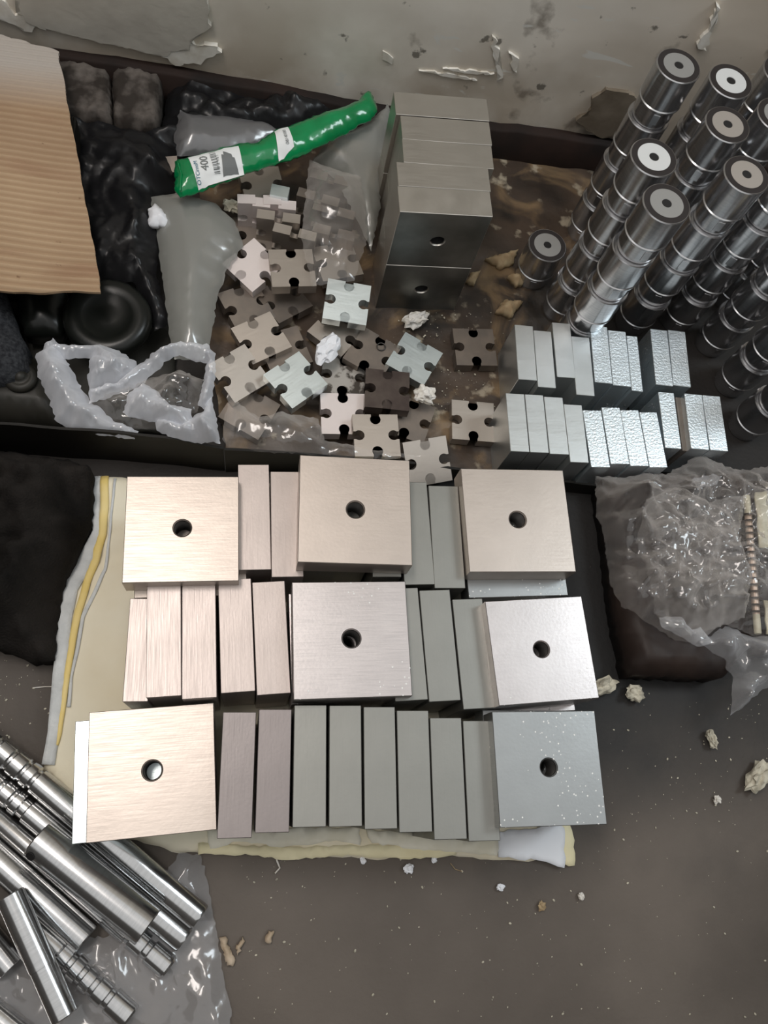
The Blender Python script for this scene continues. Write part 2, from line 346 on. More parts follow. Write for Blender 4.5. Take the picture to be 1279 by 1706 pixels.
# ---------------------------------------------------------------- setting details
def wall_patch(name, m, pts, off, thick):
    P = [at_wall(x, y) for x, y in pts]
    out = []
    rnd = random.Random(len(pts))
    for i, a in enumerate(P):
        b_ = P[(i+1) % len(P)]; k = max(1, int((b_-a).length/.007))
        for j in range(k):
            p = a.lerp(b_, j/k); out.append(Vector((p.x+rnd.uniform(-.005,.005), 0, p.z+rnd.uniform(-.003,.003))))
    bm = bmesh.new()
    fr = [bm.verts.new((p.x, WY+WS*p.x-off-thick, p.z)) for p in out]; bk = [bm.verts.new((p.x, WY+WS*p.x+.02, p.z)) for p in out]
    n = len(out); bm.faces.new(fr)
    for i in range(n): bm.faces.new((fr[i], fr[(i+1) % n], bk[(i+1) % n], bk[i]))
    bmesh.ops.triangulate(bm, faces=[f for f in bm.faces if len(f.verts) > 4])
    return link(name, tomesh(name, bm), m, wall)
pgrey = mat('bare_render', (.46,.435,.385), .9, 0, (.60,.575,.51), 9, bump=.5, bscale=40, detail=8)
pwhite = mat('white_flaking_paint', (.84,.82,.76), .85, 0, (.62,.58,.50), 30, bump=.4, bscale=40)
pdark = mat('damp_render', (.15,.12,.085), .9, 0, (.26,.22,.17), 14, bump=.5, bscale=40)
wall_patch('bare_render_patch', pgrey, [(30,-30),(335,-30),(352,20),(346,45),(318,62),(312,78),(270,88),(150,62),(60,40),(30,18)], .003, .004)
wall_patch('flaking_paint', pwhite, [(-30,-20),(10,0),(30,22),(62,28),(66,38),(50,50),(0,28),(-30,20)], .003, .0025)
wall_patch('flaking_paint', pwhite, [(270,90),(318,64),(322,74),(362,72),(368,84),(330,102),(290,106)], .003, .0025)
wall_patch('bare_render_patch', pdark, [(960,200),(985,178),(990,160),(1010,148),(1050,152),(1075,180),(1040,222),(1000,226)], .002, .004)
wall_patch('flaking_paint', pwhite, [(1160,78),(1172,82),(1195,20),(1196,4),(1190,20)], .004, .003)
for pts in ([(700,115),(760,125),(795,132),(760,130)],[(818,60),(826,70),(838,132),(830,132),(824,90)],[(850,85),(860,92),(862,122),(852,118)],[(640,82),(652,90),(650,104),(640,96)],[(740,112),(790,118),(822,122),(780,122)]):
    wall_patch('pale_scrape', pwhite, pts, .002, .0004)
# dark board along the foot of the wall
bm = bmesh.new()
N = 90
rows = []
for i in range(N+1):
    X = -1.2+i*3.2/N
    h = .078+.030*max(0,min(1,(.35-X)/.6))+.006*noise.noise(Vector((X*6,0,3)))+.004*noise.noise(Vector((X*23,0,3)))
    Y = WY+WS*X
    rows.append([bm.verts.new(c) for c in ((X,Y-.022,0),(X,Y-.020,h-.004),(X,Y-.014,h),(X,Y+.03,h))])
for a, b_ in zip(rows, rows[1:]):
    for k in range(3): bm.faces.new((a[k], b_[k], b_[k+1], a[k+1]))
tag(link('baseboard_back', tomesh('baseboard_back', bm, True), mat('dark_brown_board', (.030,.017,.013), .7, 0, (.012,.009,.008), 8, bump=.4, bscale=30, spec=.2)), kind='structure')
# soiled liner on the tray floor
sm = mat('soiled_liner', (.085,.058,.040), .42, 0, (.030,.022,.017), 7, bump=.9, bscale=38, detail=9)
nt = sm.node_tree; b = nt.nodes['Principled BSDF']; src = b.inputs['Base Color'].links[0].from_socket; tc = nt.nodes['Texture Coordinate']
src = overlay(src, 9, .52, .66, (.24,.16,.085), .8, dist=1)
src = overlay(src, 24, .60, .68, (.46,.40,.30), .7)
src = overlay(src, 5, .54, .64, (.012,.011,.010), .9)
nt.links.new(src, b.inputs['Base Color'])
tag(soft('tray_liner', sm, [(330,230),(660,200),(900,250),(1010,260),(1040,420),(960,560),(850,560),(840,800),(380,760),(340,560)], .003, amp=.005, fr=16, step=.014, seed=3, ridge=False),
    'greasy brown liner spread under the notched plates and steel tower', 'liner')

# trays
def folded(name, m, pts, thick, parent):
    bm = bmesh.new(); P = [(at(x, y, z), z) for x, y, z in pts]; sub = []
    for (a, za), (b_, zb) in zip(P, P[1:]):
        for j in range(12):
            t = j/12; p = a.lerp(b_, t); z = za+(zb-za)*t+.0022*noise.noise(Vector((p.x*25,p.y*25,1)))
            sub.append((p.x, p.y+.003*noise.noise(Vector((p.x*12,2,1))), z))
    p = P[-1][0]; sub.append((p.x, p.y, P[-1][1]))
    rows = [[bm.verts.new(c) for c in ((x,y,0),(x,y,z),(x,y+thick,z+.001),(x,y+thick,0))] for x, y, z in sub]
    for a, b_ in zip(rows, rows[1:]):
        for k in range(4): bm.faces.new((a[k], b_[k], b_[(k+1) % 4], a[(k+1) % 4]))
    bm.faces.new(rows[0]); bm.faces.new(rows[-1][::-1])
    return link(name, tomesh(name, bm), m, parent)
t = bpy.data.objects.new('tray', None); C.objects.link(t); tag(t, 'dark tray on the left, holding the cardboard, black disc and white plastic bag', 'tray', 'floor trays')
folded('front_panel', M['tray'], [(-60,702,.112),(0,707,.112),(200,722,.110),(290,733,.106),(372,748,.090)], .004, t)
base = soft('base', M['olive'], [(-60,520),(290,515),(292,690),(285,722),(-60,705)], .010, amp=.012, fr=9, step=.012, seed=2, ridge=False, parent=t, bottom=0)
t = bpy.data.objects.new('tray', None); C.objects.link(t); tag(t, 'low dark tray around the notched plates, film folded over its front edge', 'tray', 'floor trays')
folded('front_panel', M['tray'], [(374,750,.090),(500,757,.075),(640,768,.055),(760,782,.045),(1010,812,.040)], .004, t)

# ---------------------------------------------------------------- blocks and plates
def fit(quad, z):
    P = [at(x, y, z) for x, y in quad]                     # TL TR BR BL
    c = sum(P, Vector())/4
    u = ((P[1]-P[0])+(P[2]-P[3])); l = ((P[0]-P[3])+(P[1]-P[2]))
    a = math.atan2(u.y, u.x); a2 = math.atan2(l.y, l.x)-math.pi/2
    return c, a, a2, u.length/2, l.length/2
meshcache = {}
def block_mesh(w_, l_, h_):
    k = (round(w_,3), round(l_,3), round(h_,3))
    if k not in meshcache:
        bm = bmesh.new(); rbox(bm, *k, bev=.0007); meshcache[k] = tomesh('steel_block', bm)
    return meshcache[k].copy()
def standing(name, quad, z, h, m, label, group, shrink=.0012, wmax=None):
    c, a, a2, w_, l_ = fit(quad, z)
    if wmax: w_ = min(w_, wmax)
    o = link(name, block_mesh(w_-shrink, l_, h), m, None, (c.x, c.y, z-h), (0,0,a2 if l_ > w_ else a))
    return tag(o, label, 'block', group)
PL, PT = .157, .0445
def plate_meshes(s, t, r=.0122, n=48):
    bm = bmesh.new(); hs = s/2; b_ = .0008
    def sq(i, k):
        a = 2*math.pi*(i+.0)/n+math.pi/4; cx, cy = math.cos(a), math.sin(a); f = k/max(abs(cx), abs(cy)); return cx*f, cy*f
    levels = [('c',r+.001,0),('s',hs-b_,0),('s',hs,b_),('s',hs,t-b_),('s',hs-b_,t),('c',r+.0016,t),('c',r+.0004,t-.0016),('c',r,t-.002),('c',r,.001),('c',r+.001,0)]
    R = []
    for kind, k, z in levels:
        R.append([bm.verts.new((*(sq(i,k) if kind == 's' else (k*math.cos(2*math.pi*i/n+math.pi/4), k*math.sin(2*math.pi*i/n+math.pi/4))), z)) for i in range(n)])
    for a, c in zip(R, R[1:]):
        for i in range(n): bm.faces.new((a[i], a[(i+1) % n], c[(i+1) % n], c[i]))
    bmesh.ops.remove_doubles(bm, verts=bm.verts, dist=1e-6)
    me = tomesh('drilled_plate', bm)
    bm = bmesh.new(); prof = []
    k = int((t-.006)/.0015)
    for i in range(k+1): prof += [(r-.0002, .003+i*.0015), (r-.0011, .003+i*.0015+.00075)]
    lathe(bm, prof, 32, cap=False)
    return me, tomesh('threaded_bore', bm, True, .5)
pm = plate_meshes(PL, PT)
def plate(c, ang, m, label, group='drilled square steel plates', size=PL, rx=0, ry=0, name='drilled_plate', pmesh=None):
    me = (pmesh or pm)[0].copy(); me.materials.clear()
    o = link(name, me, m, None, c, (rx, ry, ang)); s = size/PL; o.scale = (s, s, 1)
    tag(o, label, 'steel plate', group)
    bo = link('threaded_bore', (pmesh or pm)[1], M['bore'], o)
    return o
PADZ = .009
SZ = PADZ+.155; SH = .155
G1 = 'steel plates standing on edge in the main pile'
rowsdef = [
 # quad, material, label
 ([(395,774),(449,774),(452,949),(397,950)],'mauve','plate on edge right of the top left drilled plate, poking up above it',0),
 ([(449,786),(503,786),(506,961),(452,961)],'mauve','top row plate on edge touching the left side of the raised middle drilled plate',0),
 ([(505,785),(558,785),(560,950),(507,950)],'grey','steel plate on edge under the left part of the raised top row plate',0),
 ([(560,785),(614,785),(615,940),(562,940)],'grey','steel plate on edge hidden under the centre of the raised top row plate',0),
 ([(616,800),(658,800),(672,961),(617,962)],'grey','steel plate on edge whose end peeps out under the raised top row plate',0),
 ([(660,803),(712,803),(724,974),(674,974)],'grey','grey plate on edge just right of the raised top row drilled plate',0),
 ([(712,809),(764,810),(775,980),(724,980)],'grey','grey plate on edge against the left side of the top right drilled plate',0),
 ([(216,997),(258,997),(247,1170),(203,1168)],'mauve','lower leftmost plate on edge of the middle row, beside the cream pad',-.012),
 ([(244,968),(302,970),(302,1160),(243,1162)],'mauve','pinkish plate on edge, second from left in the middle row',0),
 ([(302,971),(360,970),(361,1162),(303,1165)],'mauve','spotted plate on edge, third from left in the middle row',0),
 ([(362,966),(419,964),(426,1151),(367,1155)],'mauve','plate on edge right of the dark gap in the middle row, fourth from left',0),
 ([(419,970),(475,968),(485,1154),(427,1159)],'mauve','plate on edge just left of the shiny middle drilled plate',0),
 ([(642,980),(697,980),(713,1166),(658,1168)],'grey','grey plate on edge half hidden by the shiny middle drilled plate',0),
 ([(697,984),(750,982),(768,1167),(714,1169)],'grey','grey plate on edge, second right of the shiny middle drilled plate',0),
 ([(752,999),(804,996),(825,1179),(771,1183)],'grey','grey plate on edge touching the middle row right drilled plate',0),
 ([(371,1187),(427,1186),(420,1395),(360,1398)],'dark','dark mauve plate on edge, first right of the bottom left drilled plate',0),
 ([(430,1182),(487,1182),(482,1386),(424,1388)],'dark','dark plate on edge, second right of the bottom left drilled plate',0),
 ([(489,1175),(545,1175),(544,1377),(486,1379)],'grey','grey plate on edge in the bottom row, left of the thin dark gap',0),
 ([(548,1175),(602,1175),(604,1377),(547,1378)],'grey','grey plate on edge in the bottom row, right of the thin dark gap',0),
 ([(604,1177),(659,1178),(662,1383),(607,1380)],'grey','middle grey plate on edge of the bottom row, bright line at its left',0),
 ([(660,1184),(714,1184),(721,1387),(664,1386)],'grey','grey plate on edge, third left of the bottom right drilled plate',0),
 ([(715,1196),(769,1196),(778,1399),(723,1398)],'grey','grey plate on edge, second left of the bottom right drilled plate, jutting low',0),
 ([(770,1201),(822,1200),(834,1401),(780,1402)],'grey','grey plate on edge, touching the bottom right drilled plate and jutting lowest',0),
]
for q, mm, lab, dz in rowsdef:
    standing('steel_plate', q, SZ+dz, SH+dz, M[mm], lab, G1)
def pile(quad, n, labels, m, offs=(), tilt=(0,0), ztop=None, group='drilled square steel plates', under=None):
    z = ztop or PADZ+n*PT
    c, a, a2, w_, l_ = fit(quad, z); ang = (a+a2)/2; s = (w_+l_)/2
    for k in range(n):
        zk = z-(k+1)*PT
        if zk < PADZ-.001: break
        ox, oy, oa = offs[k] if k < len(offs) else (0,0,0)
        lift = 0
        rx, ry = tilt if k == 0 else (0,0)
        if k == 0: lift = .5*s*(abs(math.sin(rx))+abs(math.sin(ry)))
        plate((c.x+ox, c.y+oy, zk+(lift if k == 0 else 0)), ang+oa, M[m] if k == 0 or not under else M[under], labels[min(k, len(labels)-1)], group, size=s if k == 0 else min(s,.158), rx=rx, ry=ry)
def names(where): return ['%s drilled square plate, lying flat, topmost' % where, 'second plate down in the flat stack under the %s drilled plate' % where.lower(),
    'third plate down in the flat stack under the %s drilled plate' % where.lower(), 'bottom plate of the flat stack under the %s drilled plate' % where.lower()]
pile([(210,793),(397,793),(396,971),(207,970)], 4, names('top left'), 'warm', [(0,0,0),(.010,-.010,.01),(.016,-.004,-.01),(.012,0,.0)])
pile([(500,757),(683,766),(683,942),(498,939)], 1, ['raised middle drilled plate of the top row, lying across plates on edge'], 'warm', ztop=SZ+PT+.0005)
pile([(770,782),(938,781),(957,952),(781,955)], 4, names('top right'), 'warm', [(0,0,0),(.003,-.030,.02),(.004,-.012,0),(0,0,0)], under='grey_dust')
pile([(487,970),(675,967),(685,1160),(490,1167)], 4, names('shiny middle row'), 'warm_dust', [(0,0,0),(-.004,-.002,.015),(0,0,0),(0,0,0)])
pile([(812,1001),(967,988),(992,1165),(834,1181)], 4, names('middle row right'), 'warm_dust', [(0,0,0),(-.006,0,.0),(0,-.006,-.02),(0,0,0)])
pile([(146,1186),(357,1172),(360,1382),(145,1405)], 3, names('bottom left'), 'warm', [(0,0,0),(-.028,-.004,.0),(0,0,0)], under='notch_bright')  # lower plates in brighter steel: the left strip's reflection put into colour
pile([(820,1186),(990,1182),(1009,1375),(834,1380)], 4, names('speckled bottom right'), 'grey_dust', [(0,0,0),(-.002,.006,-.02),(0,0,0),(0,0,0)])

# tower by the wall: two layers of plates standing face to face
TZ = .272; th = TZ/2
tq = [[(655,151),(812,164),(815,201),(660,190)],[(667,191),(816,203),(819,241),(670,231)],[(670,231),(820,241),(822,282),(672,268)],
      [(661,268),(814,279),(817,318),(663,309)],[(663,309),(817,319),(819,361),(665,353)]]
tl = ['rearmost','second from the wall','middle','fourth from the wall','front']
hm = plate_meshes(.16, .044, .0125)
for i, q in enumerate(tq):
    c, a, a2, w_, l_ = fit(q, TZ)
    for lay in (0,1):
        bmx = bmesh.new()
        if i == 4:
            # drilled front plate: plane with a hole, built from the holed plate turned upright
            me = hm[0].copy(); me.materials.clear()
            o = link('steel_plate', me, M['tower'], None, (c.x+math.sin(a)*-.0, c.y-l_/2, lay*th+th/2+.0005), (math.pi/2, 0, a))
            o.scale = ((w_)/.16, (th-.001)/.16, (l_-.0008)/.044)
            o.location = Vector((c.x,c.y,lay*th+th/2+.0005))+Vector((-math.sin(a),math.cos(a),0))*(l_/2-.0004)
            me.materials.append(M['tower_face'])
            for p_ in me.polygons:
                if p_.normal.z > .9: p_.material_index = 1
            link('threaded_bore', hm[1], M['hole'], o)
        else:
            bmx.free()
            o = link('steel_plate', block_mesh(w_, l_-.0006, th-.001), M['tower'], None, (c.x, c.y, lay*th), (0,0,a))
        tag(o, '%s plate of the tall steel tower, %s layer%s' % (tl[i], 'upper' if lay else 'lower', ', with a round hole facing out' if i == 4 else ''), 'block', 'plates of the tall tower by the wall')

# bright blocks, right of the tray
def q7(*p): return [(840+x/2.913, 360+y/2.913) for x, y in p]
SB = [
 (q7((48,530),(139,530),(160,795),(66,795)),'silver_plain','leftmost grey block of the rear bright row, nearest the tower'),
 (q7((140,555),(228,558),(252,835),(162,830)),'silver_plain','second block of the rear bright row, set forward of its neighbours'),
 (q7((229,517),(320,520),(346,785),(255,783)),'silver_plain','third block of the rear bright row, pushed furthest back'),
 (q7((324,585),(412,588),(440,872),(348,868)),'silver_plain','fourth block of the rear bright row, pulled forward'),
 (q7((413,532),(500,538),(526,812),(438,808)),'silver','fifth block of the rear bright row, speckled with oil drops'),
 (q7((501,553),(589,560),(616,828),(527,822)),'silver','sixth block of the rear bright row, densely pitted with drops'),
 (q7((591,580),(645,583),(675,852),(617,848)),'silver','narrow last block of the joined rear bright row, beside the dark gap'),
 (q7((705,548),(791,553),(819,824),(735,820)),'silver','left half of the separate bright pair behind the dark gap'),
 (q7((792,553),(878,560),(905,828),(820,824)),'silver','right half of the separate bright pair, nearest the sleeve stacks'),
 (q7((5,860),(97,862),(122,1145),(30,1142)),'silver_plain','leftmost block of the front bright row'),
 (q7((98,863),(189,870),(219,1150),(123,1146)),'silver_plain','second block from left in the front bright row'),
 (q7((190,874),(284,882),(315,1160),(220,1152)),'silver_plain','third block from left in the front bright row, with drops on its right half'),
 (q7((286,912),(377,918),(412,1198),(318,1193)),'silver_plain','fourth block from left in the front bright row'),
 (q7((380,940),(469,945),(517,1222),(418,1215)),'silver','fifth block from left in the front bright row, jutting forward'),
 (q7((470,925),(560,932),(609,1206),(514,1200)),'silver','sixth block in the front bright row, most heavily covered in drops'),
 (q7((562,938),(650,945),(704,1215),(608,1210)),'silver','seventh block in the front bright row, lightly spotted'),
 (q7((652,950),(742,953),(793,1222),(704,1217)),'silver','eighth block in the front bright row, just left of the leaning one'),
 (q7((742,855),(826,858),(858,1128),(782,1125)),'silver','tilted block standing after the dark wedge in the front bright row'),
 (q7((872,860),(959,868),(995,1133),(905,1130)),'silver','clean white-shining block, second from right in the front bright row'),
 (q7((961,868),(1045,875),(1088,1143),(997,1134)),'silver','rightmost block of the front bright row, over the clear bag'),
]
for q, mm, lab in SB:
    standing('bright_block', q, .112, .108, M[mm], lab, 'bright steel blocks in two rows', .0008)
standing('bright_block', q7((828,880),(868,880),(905,1140),(862,1140)), .098, .095, M['notch_dull'], 'lower brownish block sunk between two white-shining ones', 'bright steel blocks in two rows')

# ---------------------------------------------------------------- notched plates
def notch_mesh(s=.078, t=.021, r=.0092, dep=.0095):
    pts = []
    for k in range(4):
        a = k*math.pi/2; seg = [(-s/2, -s/2)]
        op = .0072
        seg.append((-op, -s/2))
        a0 = math.asin(op/r)
        cy = -s/2+dep
        n = 14
        for i in range(n+1):
            th_ = -math.pi/2-a0-(2*math.pi-2*a0)*i/n
            seg.append((r*math.cos(th_), cy+r*math.sin(th_)))
        seg.append((op, -s/2))
        for x, y in seg: pts.append((x*math.cos(a)-y*math.sin(a), x*math.sin(a)+y*math.cos(a)))
    bm = bmesh.new(); prism(bm, pts, t)
    bmesh.ops.triangulate(bm, faces=[f for f in bm.faces if len(f.verts) > 4])
    return tomesh('notched_plate', bm)
NM = notch_mesh()
NS = notch_mesh(s=.078, t=.020, r=.0085)
# px centre, edge angle in the picture (deg, + = clockwise), z of underside, tilt x, tilt y, material, label
NP = [
 (428,388,-8,.012,.1,0,'notch_dull','dull notched plate lying low under the row of edge-on plates'),
 (436,308,-6,.030,.05,.05,'notch','greenish notched plate tucked under the green bag'),
 (266,298,4,.035,.3,-.2,'notch_dull','grey notched plate leaning on the black film left of the green bag'),
 (243,308,-70,.02,.25,-.2,'notch_dull','dark notched plate behind the one leaning on the black film'),
 (562,436,-10,.030,-.05,0,'notch','large grey notched plate at the right, under dusty film'),
 (423,441,43,.045,.1,0,'notch_pale','pale pink notched plate turned like a diamond'),
 (487,446,-1,.068,0,0,'notch','square-on notched plate overlapping the pink diamond one'),
 (408,510,-22,.022,.12,.1,'notch_dull','brown notched plate below the pink diamond one'),
 (470,500,-30,.012,0,.1,'notch_dull','dark notched plate buried under film below the square-on plate'),
 (578,502,10,.060,.12,0,'notch_bright','bright silvery notched plate tilted towards the viewer, near the tower'),
 (562,550,37,.018,0,0,'notch','notched plate half under the tilted silvery one'),
 (620,588,30,.026,0,0,'notch_dull','brown notched plate with a small ring lying on it'),
 (690,597,29,.034,0,.02,'notch_bright','bluish notched plate with scratched oily corner, right of the ring'),
 (791,578,1,.008,0,0,'notch_dull','dirty grey notched plate alone at the upper right of the group'),
 (788,701,5,.008,0,0,'notch','tan notched plate with a rust spot, alone at the lower right'),
 (435,562,-24,.030,.05,0,'notch','greyish notched plate left of the shiny one'),
 (474,582,-16,.012,0,0,'notch_dull','partly hidden notched plate between the shiny and greyish ones'),
 (492,632,-34,.050,.03,0,'notch_bright','brightest silvery notched plate, turned towards the white lump'),
 (572,626,8,.010,0,0,'notch_speck','notched plate blotched with black scale beneath the white lump'),
 (395,622,-33,.036,.22,.1,'notch','tan notched plate at the left edge beside the white bag'),
 (414,684,28,.010,0,.1,'notch_dull','brown notched plate at the lower left corner of the group'),
 (572,689,1,.026,0,0,'notch_pale','pinkish grey notched plate near the front edge'),
 (645,650,6,.040,-.05,0,'notch_oily','dark reddish brown oily notched plate'),
 (681,697,20,.012,0,0,'notch_dull','notched plate half hidden behind the oily brown one'),
 (627,725,0,.048,0,0,'notch','grey notched plate in front, overlapping the pinkish one'),
 (709,764,-10,.026,.42,0,'notch','notched plate peeping over the front edge of the tray'),
]
for (px, py, ang, z, tx, ty, mm, lab) in NP:
    c = at(px, py, z+.021)
    a = math.radians(ang); p2 = at(px+20*math.cos(a), py+20*math.sin(a), z+.021); wa = math.atan2(p2.y-c.y, p2.x-c.x)
    me = NM.copy(); me.materials.clear()
    lift = .039*(abs(math.sin(tx))+abs(math.sin(ty)))*.5
    o = link('notched_plate', me, M[mm], None, (c.x, c.y, z+lift), (tx, ty, wa))
    tag(o, lab, 'notched plate', 'small notched steel plates')
# standing notched plates (edge up): px of the middle of the top edge, angle, z of the underside
NSs = [
 (432,334,2,.018,'notch_pale','edge-up notched plate at the back left of the small row'),
 (457,341,6,.016,'notch_pale','edge-up notched plate, second in the small row'),
 (464,362,8,.012,'notch','edge-up notched plate, third in the small row'),
 (491,388,14,.008,'notch','front edge-up notched plate of the small row'),
 (551,298,14,.004,'notch_dull','rearmost edge-up notched plate right of the small row, in shade'),
 (530,330,16,.012,'notch_dull','brown edge-up notched plate beside the small row'),
 (556,352,15,.006,'notch_dull','third edge-up notched plate near the tower, under dusty film'),
 (556,388,14,-.002,'notch_dull','front edge-up notched plate near the tower, under dusty film'),
]
for (px, py, ang, z, mm, lab) in NSs:
    zt = z+.078; c = at(px, py, zt); a = math.radians(ang); p2 = at(px+20*math.cos(a), py+20*math.sin(a), zt); wa = math.atan2(p2.y-c.y, p2.x-c.x)
    me = NS.copy(); me.materials.clear()
    o = link('notched_plate', me, M[mm], None, (0,0,0))
    o.matrix_world = Matrix.Translation((c.x, c.y, z+.039+.003)) @ Matrix.Rotation(wa,4,'Z') @ Matrix.Rotation(math.pi/2,4,'X') @ Matrix.Translation((0,0,-.010))
    tag(o, lab, 'notched plate', 'small notched steel plates')
c = at(466,318,.105)
tag(link('steel_offcut', block_mesh(.033,.026,.05), M['notch_bright'], None, (c.x,c.y,.055), (0,0,-.18)), 'small bright square steel offcut on top behind the edge-up plates', 'block')
# small ring
bm = bmesh.new()
n, k = 28, 8; rg = []
for i in range(n):
    a = 2*math.pi*i/n; rg.append([bm.verts.new(((.0075+.0011*math.cos(2*math.pi*j/k))*math.cos(a), (.0075+.0011*math.cos(2*math.pi*j/k))*math.sin(a), .0011*math.sin(2*math.pi*j/k))) for j in range(k)])
for i in range(n):
    for j in range(k): bm.faces.new((rg[i][j], rg[(i+1) % n][j], rg[(i+1) % n][(j+1) % k], rg[i][(j+1) % k]))
c = at(635,577,.05); tag(link('ring', tomesh('ring', bm, True), M['bore'], None, (c.x,c.y,.0492)), 'tiny dark ring on the brown notched plate', 'ring')

# ---------------------------------------------------------------- sleeves
R0 = .0375; UH = .1025
def sleeve_meshes():
    bm = bmesh.new()
    lathe(bm, [(R0*.80,0),(R0*.84,.0015),(R0*.84,.010),(R0*.90,.0115),(R0*.90,.034),(R0*.93,.036),(R0*.985,.0375),(R0,.0385),(R0,.0405),(R0*.955,.042),(R0*.955,.0445),(R0*.985,.0455),(R0*.985,.098),(R0*1.0,.0985),(R0*1.0,.1005),(R0*.965,UH-.0005),(R0*.20,UH-.0005),(R0*.20,UH-.03)], 48)
    body = tomesh('body', bm, True, .5)
    def ring(name, r1, r2, z, h):
        bm = bmesh.new(); n = 48; R = []
        for r, zz in ((r1,z-.0004),(r1,z+h),(r2,z+h),(r2,z-.0004)): R.append([bm.verts.new((r*math.cos(2*math.pi*i/n), r*math.sin(2*math.pi*i/n), zz)) for i in range(n)])
        for q in range(4):
            a, b_ = R[q], R[(q+1) % 4]
            for i in range(n): bm.faces.new((a[i], a[(i+1) % n], b_[(i+1) % n], b_[i]))
        return tomesh(name, bm, True, .5)
    dark = ring('seal_ring', R0*.70, R0*.945, UH-.0005, .0003)
    face = ring('end_face', R0*.21, R0*.70, UH-.0005, .0006)
    bm = bmesh.new(); lathe(bm, [(R0*.205, -.0006),(R0*.205,.0)], 24); hole = tomesh('bore', bm)
    bm = bmesh.new(); rbox(bm, .012, .002, .020, .0003); flat = tomesh('wrench_flat', bm)
    return body, dark, face, hole, flat
SM = sleeve_meshes()
def make_sleeve(facem, top):
    r = bpy.data.objects.new('steel_sleeve', None); C.objects.link(r)
    b0 = SM[0]
    if not b0.materials: b0.materials.append(M['sleeve'])
    link('body', b0, None, r)
    fl = link('wrench_flat', SM[4], M['sleeve'], r, (R0*.885*math.cos(-1.9), R0*.885*math.sin(-1.9), .012), (0,0,-1.9+math.pi/2))
    if top:
        link('seal_ring', SM[1], M['ring'], r)
        f = SM[2].copy(); f.materials.clear(); link('end_face', f, M[facem], r)
        link('bore', SM[3], M['hole'], r, (0,0,UH-.0006))
    return r
proto = {}
def sleeve(facem, top):
    k = (facem, top)
    if k in proto: return inst(proto[k])
    proto[k] = make_sleeve(facem, top); return proto[k]
KB = .766
stacks = [ # px of the top face at z .41, face, nickname
 (1131,108,'face_g','rearmost left sleeve stack, against the wall'),
 (1218,135,'face_w','white-topped sleeve stack second along the wall'),
 (1213,206,'face_t','tan-topped sleeve stack in the second rank'),
 (1089,261,'face_w','white-topped sleeve stack at the left'),
 (1110,338,'face_g','grey-topped front left sleeve stack'),
 (1243,290,'face_t','tan-topped sleeve stack near the right edge'),
 (1298,192,'face_g','stack cut by the right edge, second rank'),
 (1308,118,'face_g','stack cut by the right edge at the wall'),
 (1337,288,'face_g','stack behind the tan-topped one at the right edge'),
 (1414,340,'face_g','stack right behind the bright pair of blocks'),
 (1462,420,'face_g','sleeve stack at the right edge, second from the front'),
 (1500,510,'face_g','front sleeve stack at the right edge'),
 (1440,250,'face_g','sleeve stack outside the right edge'),
]
ordn = ['topmost','second from top','third from top','bottom']
for si, (px, py, fm, nick) in enumerate(stacks):
    p = at(px, py, 4*UH)
    for k in range(4):
        s = sleeve(fm if k == 0 else 'face_g', k == 0)
        s.name = 'steel_sleeve'
        jx, jy = random.uniform(-.0012,.0012), random.uniform(-.0012,.0012)
        s.location = (p.x+jx, p.y+jy, (3-k)*UH); s.rotation_euler = (0,0,random.uniform(-.35,.35))
        tag(s, '%s sleeve of the %s' % (ordn[k].capitalize(), nick), 'sleeve', 'stacked turned steel sleeves')
s = sleeve('face_g', True); p = at(912,408,UH); s.location = (p.x,p.y,0)
tag(s, 'single dark steel sleeve standing apart, right of the tower', 'sleeve', 'stacked turned steel sleeves')

# ---------------------------------------------------------------- rods at the lower left
def rod(name, p0, p1, z0, z1, prof, label, m='rod', hole=None, group='turned steel rods'):
    a = at(*p0, z0); b_ = at(*p1, z1); L = (b_-a).length
    bm = bmesh.new(); lathe(bm, [(r, t_*L) for r, t_ in prof], 48)
    me = tomesh(name, bm, True, .45)
    o = link(name, me, M[m], None, a); o.rotation_mode = 'QUATERNION'; o.rotation_quaternion = (b_-a).to_track_quat('Z','X')
    tag(o, label, 'rod', group)
    if hole:
        t_, r, hr, dirw = hole
        bm = bmesh.new(); lathe(bm, [(hr,0),(hr,.0012),(hr*.82,.0012),(hr*.82,.0004)], 24)
        h = link('cross_hole', tomesh('cross_hole', bm, True, .5), M['hole'], o)
        d = (o.rotation_quaternion.inverted() @ Vector(dirw)); d.z = 0; d.normalize()
        h.location = d*(r+.0000)+Vector((0,0,t_*L)); h.rotation_mode = 'QUATERNION'; h.rotation_quaternion = d.to_track_quat('Z','Y')
    return o
def plain(r, c=.002): return [(r-c,0),(r,c*.6),(r,1-.006),(r-.0015,1)]
def grooved(r, where, side=0):
    p = [(r-.002,0),(r,.006)] if side else [(r*.85,0),(r*.88,.003)]
    for t0, t1, f in where: p += [(r,t0-.002),(r*f,t0+.004),(r*f,t1-.004),(r,t1+.002)]
    return p+[(r,.992),(r-.0015,1)]
rod('steel_rod', (-42,1214),(333,1529),.033,.033, grooved(.0185,[(.10,.115,.86),(.165,.18,.9),(.225,.24,.88),(.27,.285,.8)]), 'rod running under the bottom left drilled plate, grooved at its upper end')
rod('steel_rod', (-60,1262),(308,1566),.023,.023, grooved(.0180,[(.17,.185,.86),(.225,.24,.9),(.27,.30,.82)]), 'second grooved rod, partly under the drilled sleeve rod')
rod('steel_rod', (-50,1325),(282,1613),.017,.017, grooved(.0165,[(.80,.82,.75),(.88,.905,.78)]), 'rod emerging below the drilled one with a necked bright end')
